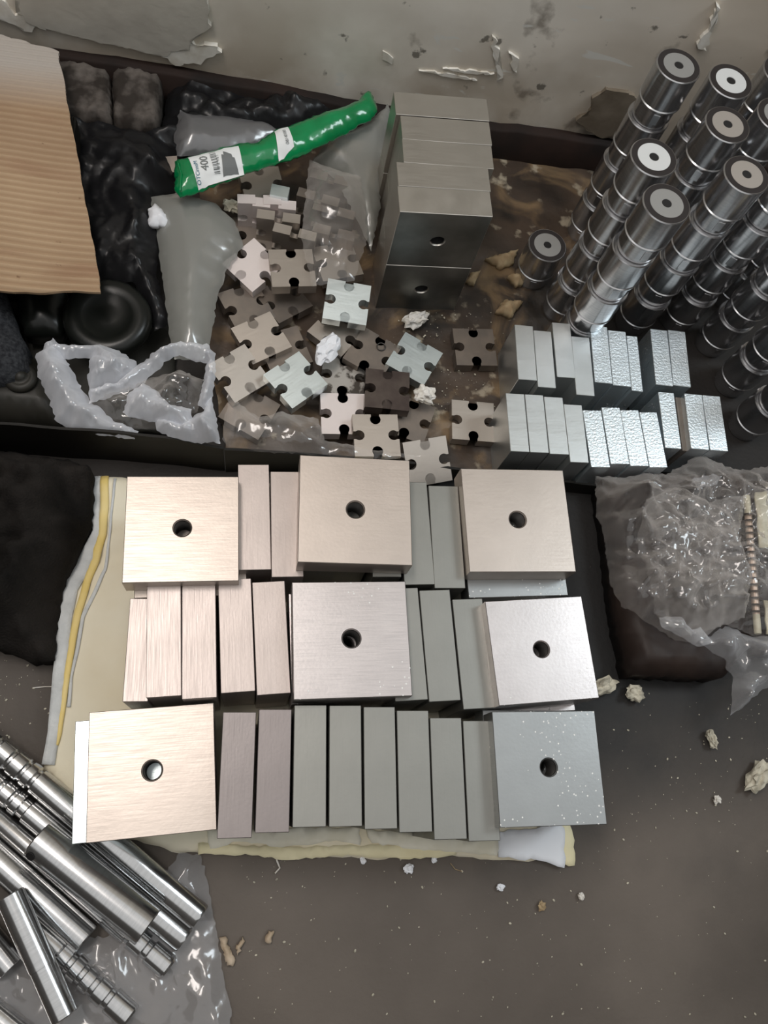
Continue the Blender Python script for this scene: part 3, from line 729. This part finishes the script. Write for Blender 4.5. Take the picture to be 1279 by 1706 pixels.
rod('drilled_rod', (62,1398),(247,1545),.068,.068, [(.0235,0),(.0255,.01),(.0255,.992),(.0245,1)], 'thick polished rod with a cross hole, lying on top of the others', hole=(.055,.0255,.0062,(-.55,-.42,.72)))
rod('steel_rod', (-60,1382),(144,1566),.022,.022, plain(.0210), 'thick yellowish shining rod ending above the clear film')
rod('steel_rod', (52,1544),(218,1694),.018,.018, [(.0165,0),(.0168,.02),(.0168,.28),(.0150,.285),(.0175,.30),(.0175,.38),(.0145,.39),(.0145,.42),(.0175,.43),(.0175,.50),(.0145,.51),(.0145,.54),(.0175,.55),(.0175,.62),(.0150,.63),(.0150,.66),(.0175,.67),(.0175,.76),(.0148,.77),(.0148,.80),(.0175,.81),(.0175,.985),(.016,1)], 'long rod with a ribbed lower end, in front on the clear film')
rod('steel_rod', (16,1490),(108,1694),.064,.058, [(.0165,0),(.018,.008),(.018,.60),(.0172,.602),(.0172,.992),(.0155,1)], 'steeper polished rod crossing on top of the others at the lower left')
rod('steel_rod', (-80,1495),(20,1613),.022,.022, plain(.0195), 'short visible rod end at the left edge, beside the steep rod')
rod('steel_rod', (-70,1640),(60,1745),.019,.019, plain(.0185), 'rod cut by the lower left corner of the picture')

# ---------------------------------------------------------------- padding under the pile
padpts = [(165,795),(161,830),(160,862),(161,888),(150,915),(137,945),(122,965),(110,995),(104,1030),(104,1060),(99,1100),(97,1150),(92,1195),(84,1245),(76,1285),(122,1330),(180,1385),(240,1405),(300,1422),(400,1420),(470,1432),(560,1428),(640,1432),(740,1424),(800,1432),(880,1436),(905,1432),(900,1376),(925,1340),(905,1180),(900,1060),(880,920),(760,830),(560,810),(300,800),(205,800)]
pad = soft('padding', M['pad'], padpts, .002, dome=.005, dw=.012, amp=.0014, fr=14, step=.010, seed=5, bottom=0, ridge=False, hf=lambda x, y: .009*max(0,min(1,(-.155-x)/.03))*max(0,fold(Vector((x*9,y*7,0)))-.25))
tag(pad, 'cream padded cloth with a yellow band, spread under the main pile', 'padding')
from mathutils.bvhtree import BVHTree
_pb = bmesh.new(); _pb.from_mesh(pad.data); _pb.transform(Matrix.Translation(pad.location)); ptree = BVHTree.FromBMesh(_pb)
def pz(x, y, z):
    h = ptree.ray_cast(Vector((x,y,1)), Vector((0,0,-1))); return h[0].z+.0006 if h[0] else z
def ribbon(name, m, pts, z, thick, parent, amp=.0015):
    bm = bmesh.new(); rows = []
    dense = []
    for (x0,y0,w0), (x1,y1,w1) in zip(pts, pts[1:]):
        for j in range(5): t_ = j/5; dense.append((x0+(x1-x0)*t_, y0+(y1-y0)*t_, w0+(w1-w0)*t_))
    dense.append(pts[-1])
    P = [(at(x, y, z), wd) for x, y, wd in dense]
    for i, (p, wd) in enumerate(P):
        d = (P[min(i+1, len(P)-1)][0]-P[max(i-1,0)][0]).normalized(); nrm = Vector((-d.y, d.x, 0))
        zz = z+amp*(1+noise.noise(Vector((i*.4,z*10,3))))
        if parent is pad: zz = max(zz, pz(p.x+nrm.x*wd*.5, p.y+nrm.y*wd*.5, z), pz(p.x-nrm.x*wd*.5, p.y-nrm.y*wd*.5, z), pz(p.x, p.y, z))
        rows.append([bm.verts.new(p+nrm*s*wd/2+Vector((0,0,zz-z+t_))) for s, t_ in ((1,0),(1,thick*.7),(.4,thick),(-.4,thick),(-1,thick*.7),(-1,0))])
    for a, b_ in zip(rows, rows[1:]):
        for k in range(6): bm.faces.new((a[k], b_[k], b_[(k+1) % 6], a[(k+1) % 6]))
    bm.faces.new(rows[0]); bm.faces.new(rows[-1][::-1])
    bmesh.ops.translate(bm, verts=bm.verts, vec=-parent.location)
    return link(name, tomesh(name, bm, True), m, parent)
ribbon('yellow_band', M['tape'], [(175,795,.013),(176,850,.013),(172,893,.012),(160,935,.013),(147,970,.011),(133,1020,.011),(124,1070,.010),(119,1110,.009),(113,1150,.008),(108,1190,.007),(103,1225,.006),(99,1243,.003)], .009, .004, pad)
ribbon('fleece_edge', M['padwhite'], [(165,797,.014),(163,850,.014),(163,888,.012),(150,925,.020),(136,955,.024),(120,985,.022),(112,1030,.022),(108,1090,.018),(102,1150,.018),(95,1220,.016),(85,1275,.018)], .004, .004, pad)
ribbon('seam', M['padwhite'], [(193,800,.004),(188,850,.004),(182,905,.004),(176,950,.005),(160,985,.006),(140,1030,.006),(131,1090,.005),(122,1130,.005),(118,1180,.005)], .009, .002, pad)
soft('foam_layer', M['foam'], [(330,1405),(470,1412),(640,1408),(760,1405),(760,1424),(700,1431),(640,1428),(560,1425),(480,1433),(430,1425),(330,1424)], .009, amp=.002, step=.008, seed=8, bottom=.006, parent=pad, ridge=False)
soft('foam_layer', M['foam'], [(915,1360),(948,1372),(957,1400),(957,1442),(930,1440)], .006, amp=.002, step=.008, seed=9, bottom=.001, parent=pad, ridge=False)
soft('white_layer', M['paper'], [(905,1365),(932,1372),(940,1380),(940,1446),(900,1434),(830,1428),(830,1385),(900,1378)], .010, amp=.002, step=.008, seed=10, bottom=.008, parent=pad, ridge=False)
soft('white_layer', M['pad2'], [(345,1380),(470,1380),(600,1378),(600,1408),(560,1400),(470,1412),(400,1402),(350,1414)], .010, amp=.002, step=.008, seed=11, bottom=.008, parent=pad, ridge=False)
soft('white_layer', M['pad2'], [(610,1382),(790,1398),(830,1385),(828,1425),(760,1420),(690,1415),(620,1405)], .010, amp=.002, step=.008, seed=12, bottom=.008, parent=pad, ridge=False)

# ---------------------------------------------------------------- cloths, films, bags
o = soft('black_cloth', M['cloth'], [(-60,752),(40,766),(120,776),(160,800),(158,880),(130,945),(108,990),(100,1060),(98,1105),(60,1110),(30,1095),(0,1085),(-60,1080)], .003, dome=.020, dw=.05, amp=.05, fr=10, step=.008, seed=21, bottom=0)
tag(o, 'crumpled black cloth on the floor left of the cream padding', 'cloth')
o = soft('felt_cloth', M['greycloth'], [(-60,470),(10,490),(28,545),(45,580),(52,620),(20,640),(-60,650)], .075, dome=.02, dw=.03, amp=.010, fr=10, step=.008, seed=22, bottom=.02)
tag(o, 'charcoal felt cloth at the left edge below the cardboard', 'cloth')
# dark moulded plastic case
o = soft('plastic_case', M['olive'], [(-60,560),(20,585),(60,600),(100,620),(110,680),(100,712),(-60,700)], .03, dome=.035, dw=.03, amp=.006, fr=8, step=.008, seed=23, bottom=.012, ridge=False)
tag(o, 'dusty dark moulded plastic case with a round boss, left edge of the tray', 'case')
bm = bmesh.new(); lathe(bm, [(.026,0),(.026,.006),(.022,.010),(.016,.011),(.013,.009),(.010,.013),(.006,.0165),(.001,.0175)], 32)
cb = at(34,628,.075); link('boss', tomesh('boss', bm, True), M['olive'], o, cb-Vector((0,0,.006))-o.location)
# black disc
bm = bmesh.new(); lathe(bm, [(.055,0),(.066,.004),(.072,.014),(.071,.026),(.064,.034),(.052,.036),(.040,.032),(.028,.027),(.014,.028),(.001,.0285)], 56)
c = at(178,524,.085); tag(link('rubber_disc', tomesh('rubber_disc', bm, True), M['rubber'], None, (c.x,c.y,.055), (.06,0,0)), 'shiny black dished rubber disc half under the cardboard', 'disc')
o = soft('black_pad', M['rubber'], [(20,470),(108,478),(112,540),(100,560),(40,556)], .06, dome=.02, dw=.03, amp=.006, fr=8, step=.009, seed=26, bottom=.03, ridge=False)
tag(o, 'black padded bundle left of the rubber disc, under the cardboard edge', 'bundle')
# dusty packages behind
for k, (pts, lab) in enumerate((([(95,112),(140,120),(186,134),(188,212),(115,205),(90,200)],'dusty dark package at the wall, left of the pair'), ([(188,128),(225,128),(270,142),(262,222),(190,216)],'dusty brown package at the wall, right of the pair'))):
    tag(soft('dusty_package', M['dusty'], pts, .085, dome=.018, dw=.006, amp=.005, fr=22, step=.006, power=.25, seed=30+k, bottom=.0), lab, 'package', 'dusty packages by the wall')
# black film
o = soft('black_film', M['black_sheet'], [(60,200),(140,205),(268,222),(292,130),(420,150),(540,165),(560,200),(460,240),(330,250),(290,280),(300,330),(262,345),(272,400),(262,470),(285,545),(258,560),(248,520),(225,486),(140,478),(110,380),(80,260)], .045, dome=.012, dw=.04, amp=.022, fr=9, step=.006, seed=41, fine=.28)
tag(o, 'crumpled black plastic film between the cardboard and the notched plates', 'plastic film')
o = soft('dusty_film', M['clear_d'], [(300,185),(318,195),(380,196),(440,204),(470,222),(430,245),(380,260),(295,262),(290,225)], .085, dome=.02, dw=.03, amp=.008, fr=8, step=.008, seed=42, ridge=False)
tag(o, 'smoky grey plastic film behind the green bag', 'plastic film', 'translucent plastic films')
o = soft('milky_film', M['clear_g'], [(250,330),(300,325),(360,340),(392,372),(405,412),(378,450),(362,500),(352,560),(340,600),(290,600),(280,540),(272,470),(262,400)], .070, dome=.03, dw=.05, amp=.010, fr=7, step=.008, seed=43, ridge=False)
tag(o, 'smoky grey-green plastic film standing left of the notched plates', 'plastic film', 'translucent plastic films')
o = soft('clear_film', M['clear_g'], [(655,168),(650,230),(640,300),(630,360),(618,420),(600,380),(560,300),(520,270),(540,240),(600,215)], .070, dome=.03, dw=.03, amp=.010, fr=9, step=.008, seed=44, ridge=False)
tag(o, 'grey translucent film sagging between the green bag and the tower', 'plastic film', 'translucent plastic films')
o = soft('clear_film', M['clear'], [(515,270),(600,300),(612,400),(590,470),(520,480),(500,400)], .095, dome=.01, dw=.03, amp=.012, fr=12, step=.008, seed=45)
tag(o, 'clear dusty film over the edge-up notched plates near the tower', 'plastic film', 'translucent plastic films')
o = soft('clear_film', M['clear'], [(370,735),(380,660),(430,700),(470,690),(530,700),(540,735),(620,752),(700,762),(640,768),(500,760),(380,752)], .078, dome=.004, dw=.02, amp=.012, fr=14, step=.007, seed=46)
tag(o, 'clear film folded over the front edge of the notched plate tray', 'plastic film', 'translucent plastic films')
# white bag: loops of film
bag = soft('plastic_bag', M['clear_w'], [(62,598),(75,590),(90,568),(108,590),(112,605),(130,640),(150,670),(190,705),(232,722),(225,735),(170,730),(120,722),(96,706),(84,670),(66,632)], .090, dome=.02, dw=.03, amp=.012, fr=16, step=.005, fine=.5, seed=51)
tag(bag, 'crumpled milky white plastic bag lying in the left tray', 'plastic bag')
soft('film_fold', M['clear_w'], [(84,582),(110,578),(160,578),(200,588),(228,606),(232,625),(205,648),(150,655),(148,640),(152,602),(110,602),(88,596)], .092, dome=.015, dw=.02, amp=.012, fr=18, step=.005, fine=.5, seed=52, parent=bag)
soft('film_fold', M['clear_w'], [(225,615),(262,592),(300,575),(345,580),(360,595),(358,650),(350,690),(330,680),(345,610),(300,600),(262,622),(230,650),(180,668),(150,680),(150,655),(200,640)], .098, dome=.012, dw=.02, amp=.012, fr=18, step=.005, fine=.5, seed=53, parent=bag)
soft('film_fold', M['clear_w'], [(205,690),(215,660),(240,642),(262,655),(285,680),(320,685),(318,720),(290,710),(255,705),(215,698)], .100, dome=.02, dw=.025, amp=.010, fr=14, step=.005, fine=.5, seed=54, parent=bag)
soft('film_fold', M['clear_w'], [(260,700),(300,708),(340,690),(352,660),(360,700),(368,745),(330,742),(285,735),(262,722)], .095, dome=.012, dw=.02, amp=.014, fr=18, step=.005, fine=.5, seed=55, parent=bag)
soft('film_fold', M['clear'], [(140,668),(200,650),(230,640),(300,620),(340,640),(330,690),(270,720),(210,720),(150,690)], .082, dome=.008, dw=.02, amp=.012, fr=18, step=.005, fine=.5, seed=56, parent=bag)

# green bag
gb = soft('green_bag', M['green'], [(291,270),(318,263),(396,240),(425,240),(458,218),(500,204),(540,188),(575,178),(598,168),(606,156),(618,154),(626,170),(628,186),(618,200),(596,208),(575,224),(540,240),(500,260),(450,275),(400,293),(360,308),(325,322),(300,328),(292,318)], .135, dome=.018, dw=.022, amp=.0035, fr=18, step=.006, seed=61, bottom=.132, ridge=False)
gb.data.materials[0] = M['green']
tag(gb, 'long glossy green plastic bag with white labels, across the top of the plates', 'bag')
dg = bpy.context.evaluated_depsgraph_get
from mathutils.bvhtree import BVHTree
bmt = bmesh.new(); bmt.from_mesh(gb.data); bmt.transform(Matrix.Translation(gb.location)); tree = BVHTree.FromBMesh(bmt)
def gz(x, y):
    h = tree.ray_cast(Vector((x,y,1)), Vector((0,0,-1)))
    return h[0].z if h[0] else .14
def on_bag(name, m, quad_px, parent, off, nx=10, ny=8, skip=None):
    bm = bmesh.new(); A, B, Cc, D = [at(x, y, .152).to_2d() for x, y in quad_px]
    g = {}
    for i in range(nx+1):
        for j in range(ny+1):
            u, v = i/nx, j/ny; p = A.lerp(B, u).lerp(D.lerp(Cc, u), v)
            g[i,j] = bm.verts.new((p.x, p.y, gz(p.x,p.y)+off))
    for i in range(nx):
        for j in range(ny):
            if skip and skip(i, j): continue
            bm.faces.new((g[i,j], g[i,j+1], g[i+1,j+1], g[i+1,j]))
    for v in [v for v in bm.verts if not v.link_faces]: bm.verts.remove(v)
    bmesh.ops.translate(bm, verts=bm.verts, vec=-gb.location)
    return link(name, tomesh(name, bm, True), m, parent)
L1 = [(313,263),(397,244),(407,284),(330,307)]
on_bag('paper_label', M['label'], L1, gb, .0016, 14, 9)
on_bag('torn_patch', M['ink'], [(368,256),(389,262),(398,282),(372,288)], gb, .0026, 6, 5, lambda i, j: (i*7+j*3) % 5 == 0 and i in (0,5))
on_bag('paper_label', M['label'], [(457,219),(479,211),(490,243),(465,262)], gb, .0016, 6, 8)
def lerpq(Q, u, v):
    a, b_, c, d = [Vector(p) for p in Q]; return tuple(a.lerp(b_, u).lerp(d.lerp(c, u), v))
def stroke(Q, u0, v0, u1, v1, m, name): return on_bag(name, m, [lerpq(Q,u0,v0),lerpq(Q,u1,v0),lerpq(Q,u1,v1),lerpq(Q,u0,v1)], gb, .0027, 2, 2)
rnd = random.Random(4); v = .06
while v < .80:
    h = rnd.choice((.012,.022,.035)); stroke(L1, .40, v, .52, v+h, M['ink'], 'barcode_bar'); v += h+rnd.choice((.02,.035,.05))
def bag_text(txt, px, size, m, ang_px, squash=1):
    cu = bpy.data.curves.new('lettering','FONT'); cu.body = txt; cu.size = size; cu.align_x = 'CENTER'; cu.align_y = 'CENTER'
    tmp = bpy.data.objects.new('tmp', cu); C.objects.link(tmp); bpy.context.view_layer.update()
    me = bpy.data.meshes.new_from_object(tmp.evaluated_get(bpy.context.evaluated_depsgraph_get())); bpy.data.objects.remove(tmp)
    bmx = bmesh.new(); bmx.from_mesh(me)
    c = at(*px, .152); a = math.radians(ang_px); p2 = at(px[0]+20*math.cos(a), px[1]+20*math.sin(a), .152); wa = math.atan2(p2.y-c.y, p2.x-c.x)
    bmesh.ops.subdivide_edges(bmx, edges=bmx.edges[:], cuts=1)
    bmesh.ops.transform(bmx, verts=bmx.verts, matrix=Matrix.Translation((c.x,c.y,0)) @ Matrix.Rotation(wa,4,'Z') @ Matrix.Diagonal((squash,1,1,1)))
    for v_ in bmx.verts: v_.co.z = gz(v_.co.x, v_.co.y)+.0029
    bmesh.ops.translate(bmx, verts=bmx.verts, vec=-gb.location)
    me2 = tomesh('lettering', bmx); link('lettering', me2, m, gb)
bag_text('400', (341,276), .019, M['ink'], -100)
bag_text('OTCinnoM', (329,288), .0095, M['blue'], -103, .9)
bag_text('8 2 4 6 1', (363,272), .007, M['ink'], -100)
bag_text('08140180', (476,232), .0085, M['ink'], -108, .85)
# metal tipped fold lines on the bag
ribbon('bag_seal', M['green'], [(296,272,.003),(302,292,.003),(300,320,.003)], .146, .003, gb)

# right: clear bag over a brown package, with the ribbed rod and card
pk = soft('brown_package', M['brown'], [(1000,800),(1240,790),(1245,1080),(1200,1130),(1050,1125),(1030,1030)], .045, dome=.012, dw=.02, amp=.006, fr=10, step=.010, seed=71, bottom=0)
tag(pk, 'dark reddish brown package inside the clear bag at the right', 'package')
cb_ = soft('clear_bag', M['clear'], [(985,800),(1040,800),(1100,795),(1130,780),(1160,762),(1185,778),(1210,790),(1330,775),(1330,1080),(1279,1090),(1240,1060),(1200,1040),(1150,1075),(1120,1070),(1080,1050),(1050,1030),(1025,1015),(1012,980),(1000,900),(985,850)], .062, dome=.024, dw=.05, amp=.026, fr=13, step=.0048, fine=.4, seed=72)
tag(cb_, 'crumpled clear plastic bag over the brown package at the right', 'plastic bag')
soft('film_fold', M['clear_s'], [(1140,1070),(1200,1045),(1240,1062),(1330,1065),(1330,1130),(1275,1140),(1240,1170),(1207,1194),(1206,1160),(1212,1130),(1195,1105),(1150,1080)], .050, dome=.012, dw=.02, amp=.020, fr=14, step=.0065, seed=73, parent=cb_)
soft('film_fold', M['clear'], [(1068,838),(1120,815),(1175,838),(1236,828),(1222,905),(1240,960),(1226,1035),(1180,1050),(1130,1062),(1080,1025),(1072,965),(1052,905)], .092, dome=.012, dw=.03, amp=.022, fr=14, step=.005, seed=74, parent=cb_)
soft('film_fold', M['clear_s'], [(1095,1030),(1130,1030),(1150,1050),(1165,1045),(1185,1070),(1160,1078),(1130,1062),(1098,1046)], .105, dome=.006, dw=.02, amp=.010, fr=16, step=.006, seed=75, parent=cb_)
soft('film_fold', M['clear_s'], [(1150,800),(1185,790),(1200,795),(1192,808),(1160,815)], .105, dome=.004, dw=.02, amp=.008, fr=16, step=.006, seed=76, parent=cb_)
cr = bpy.data.objects.new('ribbed_rod', None); C.objects.link(cr); a = at(1243,826,.075); b_ = at(1262,1056,.075); cr.location = a
tag(cr, 'cream rod with a dark coil around it, right of the clear bag', 'rod')
d = (b_-a); L = d.length; qd = d.to_track_quat('Z','X')
bm = bmesh.new(); lathe(bm, [(.0055,0),(.006,.002),(.006,L-.002),(.0055,L)], 20); o = link('core', tomesh('core', bm, True, .6), M['cream'], cr); o.rotation_mode = 'QUATERNION'; o.rotation_quaternion = qd
bm = bmesh.new(); lathe(bm, [(.0062,L*.14),(.0064,L*.15),(.0064,L*.86),(.0062,L*.87)], 20); o = link('copper_section', tomesh('copper_section', bm, True, .6), M['copper'], cr); o.rotation_mode = 'QUATERNION'; o.rotation_quaternion = qd
nring = 16
bm = bmesh.new(); n, k = 24, 6; rg = []
for i in range(n):
    an = 2*math.pi*i/n; rg.append([bm.verts.new(((.0115+.0016*math.cos(2*math.pi*j/k))*math.cos(an), (.0115+.0016*math.cos(2*math.pi*j/k))*math.sin(an), .0016*math.sin(2*math.pi*j/k))) for j in range(k)])
for i in range(n):
    for j in range(k): bm.faces.new((rg[i][j], rg[(i+1) % n][j], rg[(i+1) % n][(j+1) % k], rg[i][(j+1) % k]))
bmesh.ops.create_icosphere(bm, subdivisions=1, radius=.0024, matrix=Matrix.Translation((0,.0135,0)))
rm = tomesh('coil_turn', bm, True); rm.materials.append(M['spring'])
for i in range(nring):
    o = link('coil_turn', rm, None, cr, d*((.155+.70*i/(nring-1)))); o.rotation_mode = 'QUATERNION'; o.rotation_quaternion = qd
tag(soft('cream_card', M['cream'], [(1258,820),(1340,815),(1340,905),(1264,912)], .078, amp=.001, step=.01, seed=77, bottom=.074, ridge=False), 'cream speckled card at the right edge beside the coiled rod', 'card', 'cream cards at the right edge')
tag(soft('cream_card', M['cream'], [(1272,1000),(1340,998),(1340,1060),(1277,1056)], .078, amp=.001, step=.01, seed=78, bottom=.074, ridge=False), 'lower cream card cut by the right edge', 'card', 'cream cards at the right edge')
tag(soft('dark_carton', M['brown'], [(1236,800),(1345,800),(1345,1085),(1250,1090)], .050, amp=.004, step=.012, seed=79, bottom=.0, ridge=False), 'dark brown box under the coiled rod and cream cards at the right edge', 'box')

# clear film under the rods
o = soft('clear_film', M['clear_s'], [(-60,1560),(60,1600),(120,1560),(180,1560),(230,1520),(300,1420),(335,1425),(352,1500),(362,1560),(372,1620),(386,1680),(380,1760),(-60,1760)], .002, dome=.004, dw=.02, amp=.007, fr=14, step=.0055, seed=81)
tag(o, 'crumpled clear plastic film spread under the steel rods', 'plastic film', 'translucent plastic films')

# cardboard with real flutes
cm = mat('cardboard', (.36,.245,.150), .85, 0, (.45,.32,.20), 4, bump=.2, bscale=120)
nt = cm.node_tree; b = nt.nodes['Principled BSDF']; src = b.inputs['Base Color'].links[0].from_socket; tc = nt.nodes['Texture Coordinate']
src = overlay(src, 3.5, .56, .66, (.30,.17,.10), .5, (1,5,1))
src = overlay(src, 50, .70, .74, (.12,.06,.03), .8)
sx = nt.nodes.new('ShaderNodeSeparateXYZ'); nt.links.new(tc.outputs['Object'], sx.inputs[0])
f1 = nt.nodes.new('ShaderNodeMath'); f1.operation = 'MULTIPLY_ADD'; f1.inputs[1].default_value = .05; nt.links.new(sx.outputs[0], f1.inputs[0]); nt.links.new(sx.outputs[1], f1.inputs[2])
f2 = nt.nodes.new('ShaderNodeMath'); f2.operation = 'MULTIPLY'; f2.inputs[1].default_value = 2*math.pi/.0125; nt.links.new(f1.outputs[0], f2.inputs[0])
f3 = nt.nodes.new('ShaderNodeMath'); f3.operation = 'SINE'; nt.links.new(f2.outputs[0], f3.inputs[0])
f4 = nt.nodes.new('ShaderNodeMapRange'); f4.inputs['From Min'].default_value = .2; f4.inputs['From Max'].default_value = 1; f4.inputs['To Max'].default_value = .42; nt.links.new(f3.outputs[0], f4.inputs[0])
fm = nt.nodes.new('ShaderNodeMix'); fm.data_type = 'RGBA'; fm.inputs[7].default_value = (.20,.115,.06,1); nt.links.new(f4.outputs[0], fm.inputs[0]); nt.links.new(src, fm.inputs[6]); src = fm.outputs[2]
mr = nt.nodes.new('ShaderNodeMapRange'); mr.inputs['From Min'].default_value = .10; mr.inputs['From Max'].default_value = .20; nt.links.new(sx.outputs[1], mr.inputs[0])
mix = nt.nodes.new('ShaderNodeMix'); mix.data_type = 'RGBA'; mix.inputs[7].default_value = (.42,.38,.34,1); nt.links.new(mr.outputs[0], mix.inputs[0]); nt.links.new(src, mix.inputs[6]); nt.links.new(mix.outputs[2], b.inputs['Base Color'])
Z0 = .16
P = [at(-90,30,Z0), at(96,82,Z0), at(169,487,Z0), at(-90,480,Z0)]
cc = sum(P, Vector())/4
bm = bmesh.new(); nx, ny = 24, 330; g = {}
for i in range(nx+1):
    for j in range(ny+1):
        u, v = i/nx, j/ny; p = P[0].lerp(P[1], u).lerp(P[3].lerp(P[2], u), v)
        e = .003*noise.noise(Vector((p.x*30,p.y*30,3)))
        if i == nx: p.x += e
        if j in (0, ny): p.y += e*1.3
        z = Z0+.0022*math.sin(2*math.pi*(p.y+.05*p.x)/.0125)+.012*noise.noise(Vector((p.x*5,p.y*5,1)))
        g[i,j] = bm.verts.new(p-cc+Vector((0,0,z-Z0)))
for i in range(nx):
    for j in range(ny): bm.faces.new((g[i,j], g[i,j+1], g[i+1,j+1], g[i+1,j]))
r = bmesh.ops.extrude_face_region(bm, geom=bm.faces[:])
for v in [q for q in r['geom'] if isinstance(q, bmesh.types.BMVert)]: v.co.z -= .005
card = tag(link('cardboard', tomesh('cardboard', bm, True, .8), cm, None, cc), 'tan corrugated cardboard sheet over the left tray', 'cardboard')
# box beneath that carries it
bm = bmesh.new(); rbox(bm, .34, .30, .135, .004, 2); q = at(-30,300,.13)
tag(link('dark_box', tomesh('dark_box', bm), M['tray'], None, (q.x-.03,q.y,0)), 'dark box hidden beneath the cardboard sheet', 'box')

# ---------------------------------------------------------------- lumps, scraps and crumbs
def lump(px, py, z, r, m, label, seed, cat='lump', grp=None, flat=.7, sc_=(1,1,1), name='lump'):
    c = at(px, py, z); o = link(name, rockmesh(name, r, seed, flat), M[m], None, (c.x,c.y,z), (0,0,seed)); o.scale = sc_
    tag(o, label, cat, grp); return o
lump(545,590,.046,.021,'paper','white crumpled lump between the silvery and brown notched plates',1,'lump',flat=.6,sc_=(1.3,.8,1))
lump(690,538,.01,.017,'lump','cream crumbly lump in front of the tower',2,sc_=(.8,1.3,1))
lump(705,662,.05,.015,'lump','cream crumbly lump beside the oily brown notched plate',3,sc_=(1.2,1,1))
lump(384,348,.06,.012,'lump_y','yellowish lump left of the edge-up plates',4,sc_=(1,1.3,1))
o = soft('paper_scrap', M['paper'], [(246,350),(258,340),(272,352),(284,372),(275,378),(248,376)], .085, dome=.004, dw=.01, amp=.004, fr=30, step=.004, seed=91, bottom=.08); tag(o, 'white folded paper scrap on the black film', 'paper')
lump(998,1146,.001,.018,'lump_y','pale crumbly lump at the right of the middle row drilled plate',5,sc_=(.7,1.3,1))
lump(1053,1157,.001,.014,'lump_y','pale crumb on the floor below the clear bag',6)
lump(1258,1296,.001,.018,'lump_y','largest pale crumb, near the right edge of the floor',7,sc_=(1.6,.9,1))
lump(1180,1230,.001,.011,'lump_y','flat pale crumb below the tip of the clear bag',8,sc_=(1.4,.7,1))
lump(1192,1332,.001,.006,'lump','small pale chip lower left of the largest crumb',9)
lump(901,1509,.001,.006,'leaf','tan chip on the floor below the bottom right drilled plate',10)
lump(966,1493,.001,.005,'lump','grey chip right of the tan one on the floor',11)
for px, py, s_, lab in ((604,1433,.004,'white bead at the edge of the padding, left of two'),(680,1447,.006,'white oval pellet below the padding'),(722,1432,.004,'white bead at the edge of the padding, left of the cut flap'),(833,1478,.0045,'white rod-shaped pellet on the floor below the padding')):
    lump(px, py, .001, s_, 'paper', lab, px*.1, 'pellet', 'white pellets', sc_=(1,1.2,1))
lump(54,942,.05,.004,'paper','white pellet on the black cloth',12,'pellet','white pellets')
lump(25,771,.001,.004,'paper','white pellet below the front of the left tray',14,'pellet','white pellets')
# wood chips at the lower left
for k, (pts, lab) in enumerate((([(365,1562),(376,1560),(392,1600),(388,1610),(378,1608)],'tan splintered wood chip beside the clear film'), ([(392,1580),(404,1560),(408,1568),(396,1592)],'pale chip touching the wood chip'), ([(441,1568),(447,1550),(456,1550),(450,1572)],'pale oval chip right of the wood chip'))):
    tag(soft('wood_chip', M['wood'], pts, .004, dome=.003, dw=.004, amp=.003, fr=60, step=.003, seed=95+k, bottom=0), lab, 'chip', 'chips on the floor')
for k, (pts, lab) in enumerate((([(808,432),(835,425),(862,418),(855,440),(835,448),(822,440)],'torn tan scrap beside the lone sleeve'), ([(845,462),(870,455),(880,470),(860,478)],'dry scrap just below the lone sleeve'), ([(775,470),(785,455),(800,452),(790,475)],'small brown scrap at the foot of the tower'), ([(840,500),(870,505),(850,530),(825,520)],'pale dry scrap behind the bright blocks'))):
    tag(soft('dry_scrap', M['leaf'], pts, .012, dome=.004, dw=.01, amp=.008, fr=40, step=.004, seed=101+k, bottom=.004), lab, 'scrap', 'dry scraps')
# nylon thread ends and fine grit
def thread(pts, z, r, m, label):
    cu = bpy.data.curves.new('thread','CURVE'); cu.dimensions = '3D'; cu.bevel_depth = r; cu.bevel_resolution = 2
    s = cu.splines.new('POLY'); s.points.add(len(pts)-1)
    for i, (x, y) in enumerate(pts): s.points[i].co = (*at(x, y, z), 1)
    tmp = bpy.data.objects.new('tmp', cu); C.objects.link(tmp); bpy.context.view_layer.update()
    me = bpy.data.meshes.new_from_object(tmp.evaluated_get(bpy.context.evaluated_depsgraph_get())); bpy.data.objects.remove(tmp)
    tag(link('thread', me, M[m], None), label, 'thread', 'loose threads')
thread([(458,1424),(462,1436),(466,1446),(458,1455)], .003, .0013, 'lump', 'white curled thread hanging from the padding edge')
thread([(55,1146),(75,1144),(97,1144)], .002, .0008, 'lump', 'pale straight thread left of the padding')
thread([(750,1438),(758,1448),(770,1452)], .002, .0006, 'leaf', 'thin brown curled thread below the padding')
bm = bmesh.new(); rnd = random.Random(9)
for i in range(520):
    if i < 200: px, py, z = rnd.uniform(400,1279), rnd.uniform(1410,1700), 0
    elif i < 300: px, py, z = rnd.uniform(1010,1279), rnd.uniform(1150,1420), 0
    elif i < 480: px, py, z = rnd.gauss(740,45), rnd.uniform(515,690), .009
    else: px, py, z = rnd.uniform(0,90), rnd.uniform(1090,1230), 0
    p = at(px, py, z); s_ = rnd.choice((.0004,.0005,.0006,.0008,.0014))*rnd.uniform(.7,1.3)
    bmesh.ops.create_icosphere(bm, subdivisions=1, radius=s_, matrix=Matrix.Translation((p.x,p.y,z+s_*.6)) @ Matrix.Rotation(rnd.uniform(0,6),4,'Z') @ Matrix.Diagonal((1.5,1,.7,1)))
o = link('grit', tomesh('grit', bm), M['lump_y'], None); tag(o, 'pale grit and crumbs scattered over floor and liner', 'grit', kind='stuff')
